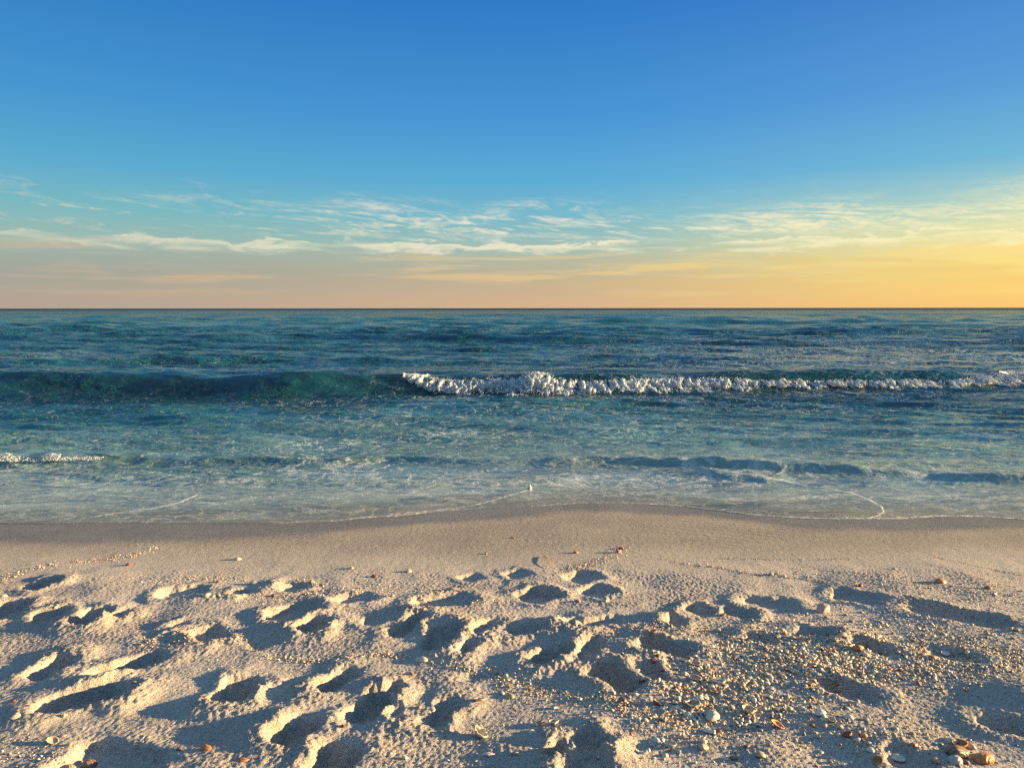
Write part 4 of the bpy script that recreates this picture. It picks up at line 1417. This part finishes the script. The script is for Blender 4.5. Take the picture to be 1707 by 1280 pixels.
for (c, hs, k, (s0, s1), words) in ZONES:
    n = 0
    tries = 0
    while n < k and tries < 4000:
        tries += 1
        gx, gy = random.gauss(0, .55), random.gauss(0, .55)
        px, py = c[0] + gx * hs[0], c[1] + gy * hs[1] + gx * 4
        if px > 1700 or py > 1276:
            continue
        x, y = on_sand(px, py)
        if min((x - a) ** 2 + (y - b) ** 2 for a, b in taken) < .017 ** 2:
            continue
        taken.append((x, y))
        kd, cl, wd = random.choices(LOOKS, weights=[5, 4, 3, 3, 2, 2, 2, 2])[0]
        (q, mark) = min(MW, key=lambda m_: math.hypot(m_[0][0] - x, m_[0][1] - y))
        dx_, dy_ = x - q[0], y - q[1]
        dd_ = math.hypot(dx_, dy_)
        where = ('right of' if dx_ > 0 else 'left of') if abs(dx_) > abs(dy_) else ('behind' if dy_ > 0 else 'in front of')
        how = 'close ' if dd_ < .07 else ('' if dd_ < .15 else 'farther ')
        todo.append((kd, cl, x, y, random.uniform(s0, s1), wd, how + where + ' ' + mark))
        n += 1
by = {}
for q in todo:
    by.setdefault((q[5], q[6]), []).append(q)
for (wd, place), qs in by.items():
    qs.sort(key=lambda q: q[4])
    for i, (kd, cl, x, y, sz_, _, _) in enumerate(qs):
        lb, grp = wd + ' ' + place, 'small shells of the shell bed'
        if len(qs) == 2:
            lb = wd.replace('small', ('smaller', 'larger')[i]) + ' of two ' + place
        elif len(qs) == 3:
            lb = wd.replace('small', ('smallest', 'middling', 'largest')[i]) + ' of three ' + place
        elif len(qs) > 3:
            grp = wd + 's ' + place
        put_shell(kd, cl, x, y, sz_, lb, grp, tilt=random.gauss(0, .35))

# ------------------------------------------------------------------ uncountable shell crumbs
WRACK = [([(925, 956), (960, 946), (1000, 936), (1030, 924), (1042, 912)], 260, 7, (.003, .010)),
         ([(1107, 932), (1150, 942), (1200, 945), (1240, 955), (1300, 960), (1360, 968), (1430, 977)], 300, 3, (.003, .009)),
         ([(1200, 930), (1330, 933), (1420, 932)], 110, 1.5, (.003, .006)), ([(0, 967), (40, 950), (90, 940), (150, 934), (220, 926), (260, 912)], 300, 5, (.003, .010)),
         ([(1560, 930), (1707, 960)], 90, 1.5, (.003, .006)), ([(775, 890), (855, 898), (920, 905), (1000, 912)], 80, 1.2, (.003, .006)),
         ([(440, 1090), (500, 1100), (560, 1101), (640, 1090), (700, 1097)], 330, 5, (.004, .010)), ([(250, 975), (330, 960), (440, 970), (560, 975)], 200, 7, (.003, .010)),
         ([(640, 1020), (700, 1000), (840, 1010)], 120, 8, (.003, .009)), ([(820, 1120), (900, 1150), (1000, 1165), (1080, 1195)], 520, 16, (.004, .011)),
         ([(700, 1100), (800, 1120), (860, 1150)], 220, 10, (.004, .010)), ([(380, 1000), (480, 990), (600, 985), (700, 985)], 420, 14, (.003, .009)),
         ([(1300, 955), (1500, 970), (1707, 1000)], 420, 14, (.003, .009)), ([(230, 1080), (300, 1070), (400, 1060), (460, 1090)], 380, 12, (.003, .009)),
         ([(1000, 1060), (1100, 1050), (1180, 1060), (1260, 1050)], 300, 12, (.004, .010)), ([(1000, 1010), (1100, 985), (1200, 960)], 90, 8, (.003, .006))]
BEDS = [((1190, 1165), (115, 42), 2900, (.006, .022)), ((1345, 1100), (165, 42), 5200, (.006, .022)), ((1560, 1090), (200, 46), 4600, (.005, .018)), ((1250, 1230), (330, 45), 1300, (.004, .013)), ((1500, 1000), (260, 26), 900, (.005, .012)),
        ((1480, 1045), (200, 22), 700, (.004, .011)), ((1420, 1235), (110, 34), 420, (.004, .013)), ((1130, 1210), (70, 34), 320, (.004, .012)),
        ((950, 1170), (110, 35), 420, (.004, .010)), ((60, 1245), (80, 26), 170, (.004, .012)), ((1600, 1260), (50, 20), 130, (.005, .013)),
        ((850, 1110), (900, 190), 2600, (.003, .008)), ((300, 1050), (300, 60), 900, (.003, .008)), ((1640, 985), (110, 20), 300, (.004, .009)),
        ((1000, 925), (700, 45), 330, (.002, .005))]


def shell_crumbs():
    rs = np.random.RandomState(21)
    px, py, sz = [], [], []
    for pts, n, spread, (a, b) in WRACK:
        n, a, b = int(n * 1.6), a * 1.3, b * 1.45
        P = np.array(pts, float)
        L = np.r_[0, np.cumsum(np.hypot(*np.diff(P, axis=0).T))]
        q = rs.uniform(0, L[-1], n)
        px.append(np.interp(q, L, P[:, 0]) + rs.normal(0, spread, n))
        py.append(np.interp(q, L, P[:, 1]) + rs.normal(0, spread * .45, n))
        sz.append(a + (b - a) * rs.power(.45, n))
    for (cx, cy), (hx, hy), n, (a, b) in BEDS:
        px.append(cx + rs.normal(0, .62, n) * hx)
        py.append(cy + rs.normal(0, .62, n) * hy)
        sz.append(a + (b - a) * rs.power(.45, n))
    px, py, sz = map(np.concatenate, (px, py, sz))
    gap = fbm(px, py * 1.8, .017, 3, 3, .6)
    ok = (py > 892) & (py < 1400) & ((rs.uniform(size=len(px)) < np.clip(.85 + 2.6 * gap, .10, 1)) | (sz < .006))
    px, py, sz = px[ok], py[ok], sz[ok]
    tab = np.linspace(885, 1405, 300)
    ty = np.array([on_sand(853.5, q)[1] for q in tab])
    y = np.interp(py, tab, ty)
    b_ = (640 - py) / F
    x = (px - 853.5) / F * y / (CP + b_ * SP)
    z = sand_z_many(x, y)
    n = len(x)
    # low domed plate with an irregular outline
    segs = 7
    q = rs.normal(size=(n, 3)) * np.array([.62, .62, 0])
    rz = rs.uniform(0, 6.28, n)
    th = np.linspace(0, 2 * np.pi, segs, endpoint=False)
    jag = rs.uniform(.45, 1.15, (n, segs))
    asp = rs.uniform(.32, 1, (n, 1))
    outer = np.stack([np.cos(th) * jag * .5, np.sin(th) * jag * .5 * asp, np.zeros((n, segs))], -1)
    mid = outer * np.array([.62, .62, 0]) + np.array([0, 0, .15])
    topv = np.zeros((n, 1, 3))
    topv[:, 0, 2] = .20
    low = outer * np.array([.8, .8, 0]) + np.array([0, 0, -.12])
    V = np.concatenate([low, outer, mid, topv], 1)
    cx_, sx_, cy_, sy_ = np.cos(q[:, 0]), np.sin(q[:, 0]), np.cos(q[:, 1]), np.sin(q[:, 1])
    Y1 = V[..., 1] * cx_[:, None] - V[..., 2] * sx_[:, None]
    Z1 = V[..., 1] * sx_[:, None] + V[..., 2] * cx_[:, None]
    X1 = V[..., 0] * cy_[:, None] + Z1 * sy_[:, None]
    Z2 = -V[..., 0] * sy_[:, None] + Z1 * cy_[:, None]
    X2 = X1 * np.cos(rz)[:, None] - Y1 * np.sin(rz)[:, None]
    Y2 = X1 * np.sin(rz)[:, None] + Y1 * np.cos(rz)[:, None]
    P = np.stack([X2, Y2, Z2], -1) * sz[:, None, None] * 1.35 + np.stack([x, y, z + .10 * sz], -1)[:, None, :]
    fs = []
    for k in range(segs):
        k2 = (k + 1) % segs
        for o in (0, segs):
            fs += [(o + k, o + k2, o + segs + k2), (o + k, o + segs + k2, o + segs + k)]
        fs.append((2 * segs + k, 2 * segs + k2, 3 * segs))
    fs = np.array(fs)
    nv = V.shape[1]
    fa = (fs[None] + (np.arange(n) * nv)[:, None, None]).reshape(-1).astype(np.int32)
    co = P.reshape(-1, 3).astype(np.float32)
    me = bpy.data.meshes.new('shell_crumbs')
    nf = len(fa) // 3
    me.vertices.add(len(co))
    me.vertices.foreach_set('co', co.ravel())
    me.loops.add(len(fa))
    me.loops.foreach_set('vertex_index', fa)
    me.polygons.add(nf)
    me.polygons.foreach_set('loop_start', np.arange(0, nf * 3, 3, dtype=np.int32))
    pal = np.array([(.60, .50, .35), (.64, .58, .47), (.52, .38, .23), (.42, .35, .27), (.56, .26, .09), (.34, .10, .05), (.16, .11, .08), (.58, .44, .32)])
    pr = np.array([.25, .18, .20, .10, .09, .03, .07, .08])
    ci = rs.choice(len(pal), n, p=pr)
    colr = pal[ci] * rs.uniform(.75, 1.15, (n, 1))
    at = me.attributes.new('tint', 'FLOAT_COLOR', 'POINT')
    cc = np.ones((n, nv, 4), dtype=np.float32)
    cc[..., :3] = colr[:, None, :]
    at.data.foreach_set('color', cc.ravel())
    me.update()
    m, t = new_mat('shell_crumb')
    b = t.n('ShaderNodeBsdfPrincipled')
    t.l(t.attr('tint').outputs['Color'], b.inputs['Base Color'])
    b.inputs['Roughness'].default_value = .55
    o = t.n('ShaderNodeOutputMaterial')
    t.l(b.outputs[0], o.inputs[0])
    me.materials.append(m)
    ob = bpy.data.objects.new('shell_crumbs', me)
    COL.objects.link(ob)
    ob['kind'] = 'stuff'
    ob['label'] = 'countless broken shell crumbs strewn over the sand and along the wrack lines'
    ob['category'] = 'shell debris'


shell_crumbs()

# dead stalks lying on the sand
stalk_m, _t = new_mat('dry_stalk')
_b = _t.n('ShaderNodeBsdfPrincipled')
_tc = _t.n('ShaderNodeTexCoord')
_t.l(_t.mix(_t.ss(_t.noise(_tc.outputs['Object'], 40.0, 3.0), .35, .65), (.36, .25, .14, 1), (.22, .14, .08, 1)), _b.inputs['Base Color'])
_b.inputs['Roughness'].default_value = .8
_o = _t.n('ShaderNodeOutputMaterial')
_t.l(_b.outputs[0], _o.inputs[0])
for (ax, ay, bx, by, lb) in [(906, 928, 918, 948, 'thin pale stalk lying down the slope left of the orange heap'),
                             (862, 966, 880, 984, 'thin dry stalk on the rim of the smooth centre hollow')]:
    p0, p1 = on_sand(ax, ay), on_sand(bx, by)
    V, Fs = [], []
    for i in range(9):
        q = i / 8
        x, y = p0[0] + (p1[0] - p0[0]) * q + .006 * math.sin(q * 5), p0[1] + (p1[1] - p0[1]) * q
        z = sand_z(x, y) + .006 + .006 * math.sin(q * 3.1)
        r_ = .003 * (1 - .6 * q)
        for k in range(6):
            V.append((x + r_ * math.cos(k * 1.047) - p0[0], y - p0[1], z + r_ * math.sin(k * 1.047)))
    for i in range(8):
        for k in range(6):
            a, b = i * 6 + k, i * 6 + (k + 1) % 6
            Fs.append((a, b, b + 6, a + 6))
    Fs += [tuple(range(5, -1, -1)), tuple(range(48, 54))]
    me = mesh_from('dry_stalk', V, Fs, stalk_m)
    ob = bpy.data.objects.new('dry_stalk', me)
    COL.objects.link(ob)
    ob.location = (p0[0], p0[1], 0)
    ob['label'] = lb
    ob['category'] = 'stalk'

print('built', len(bpy.data.objects))
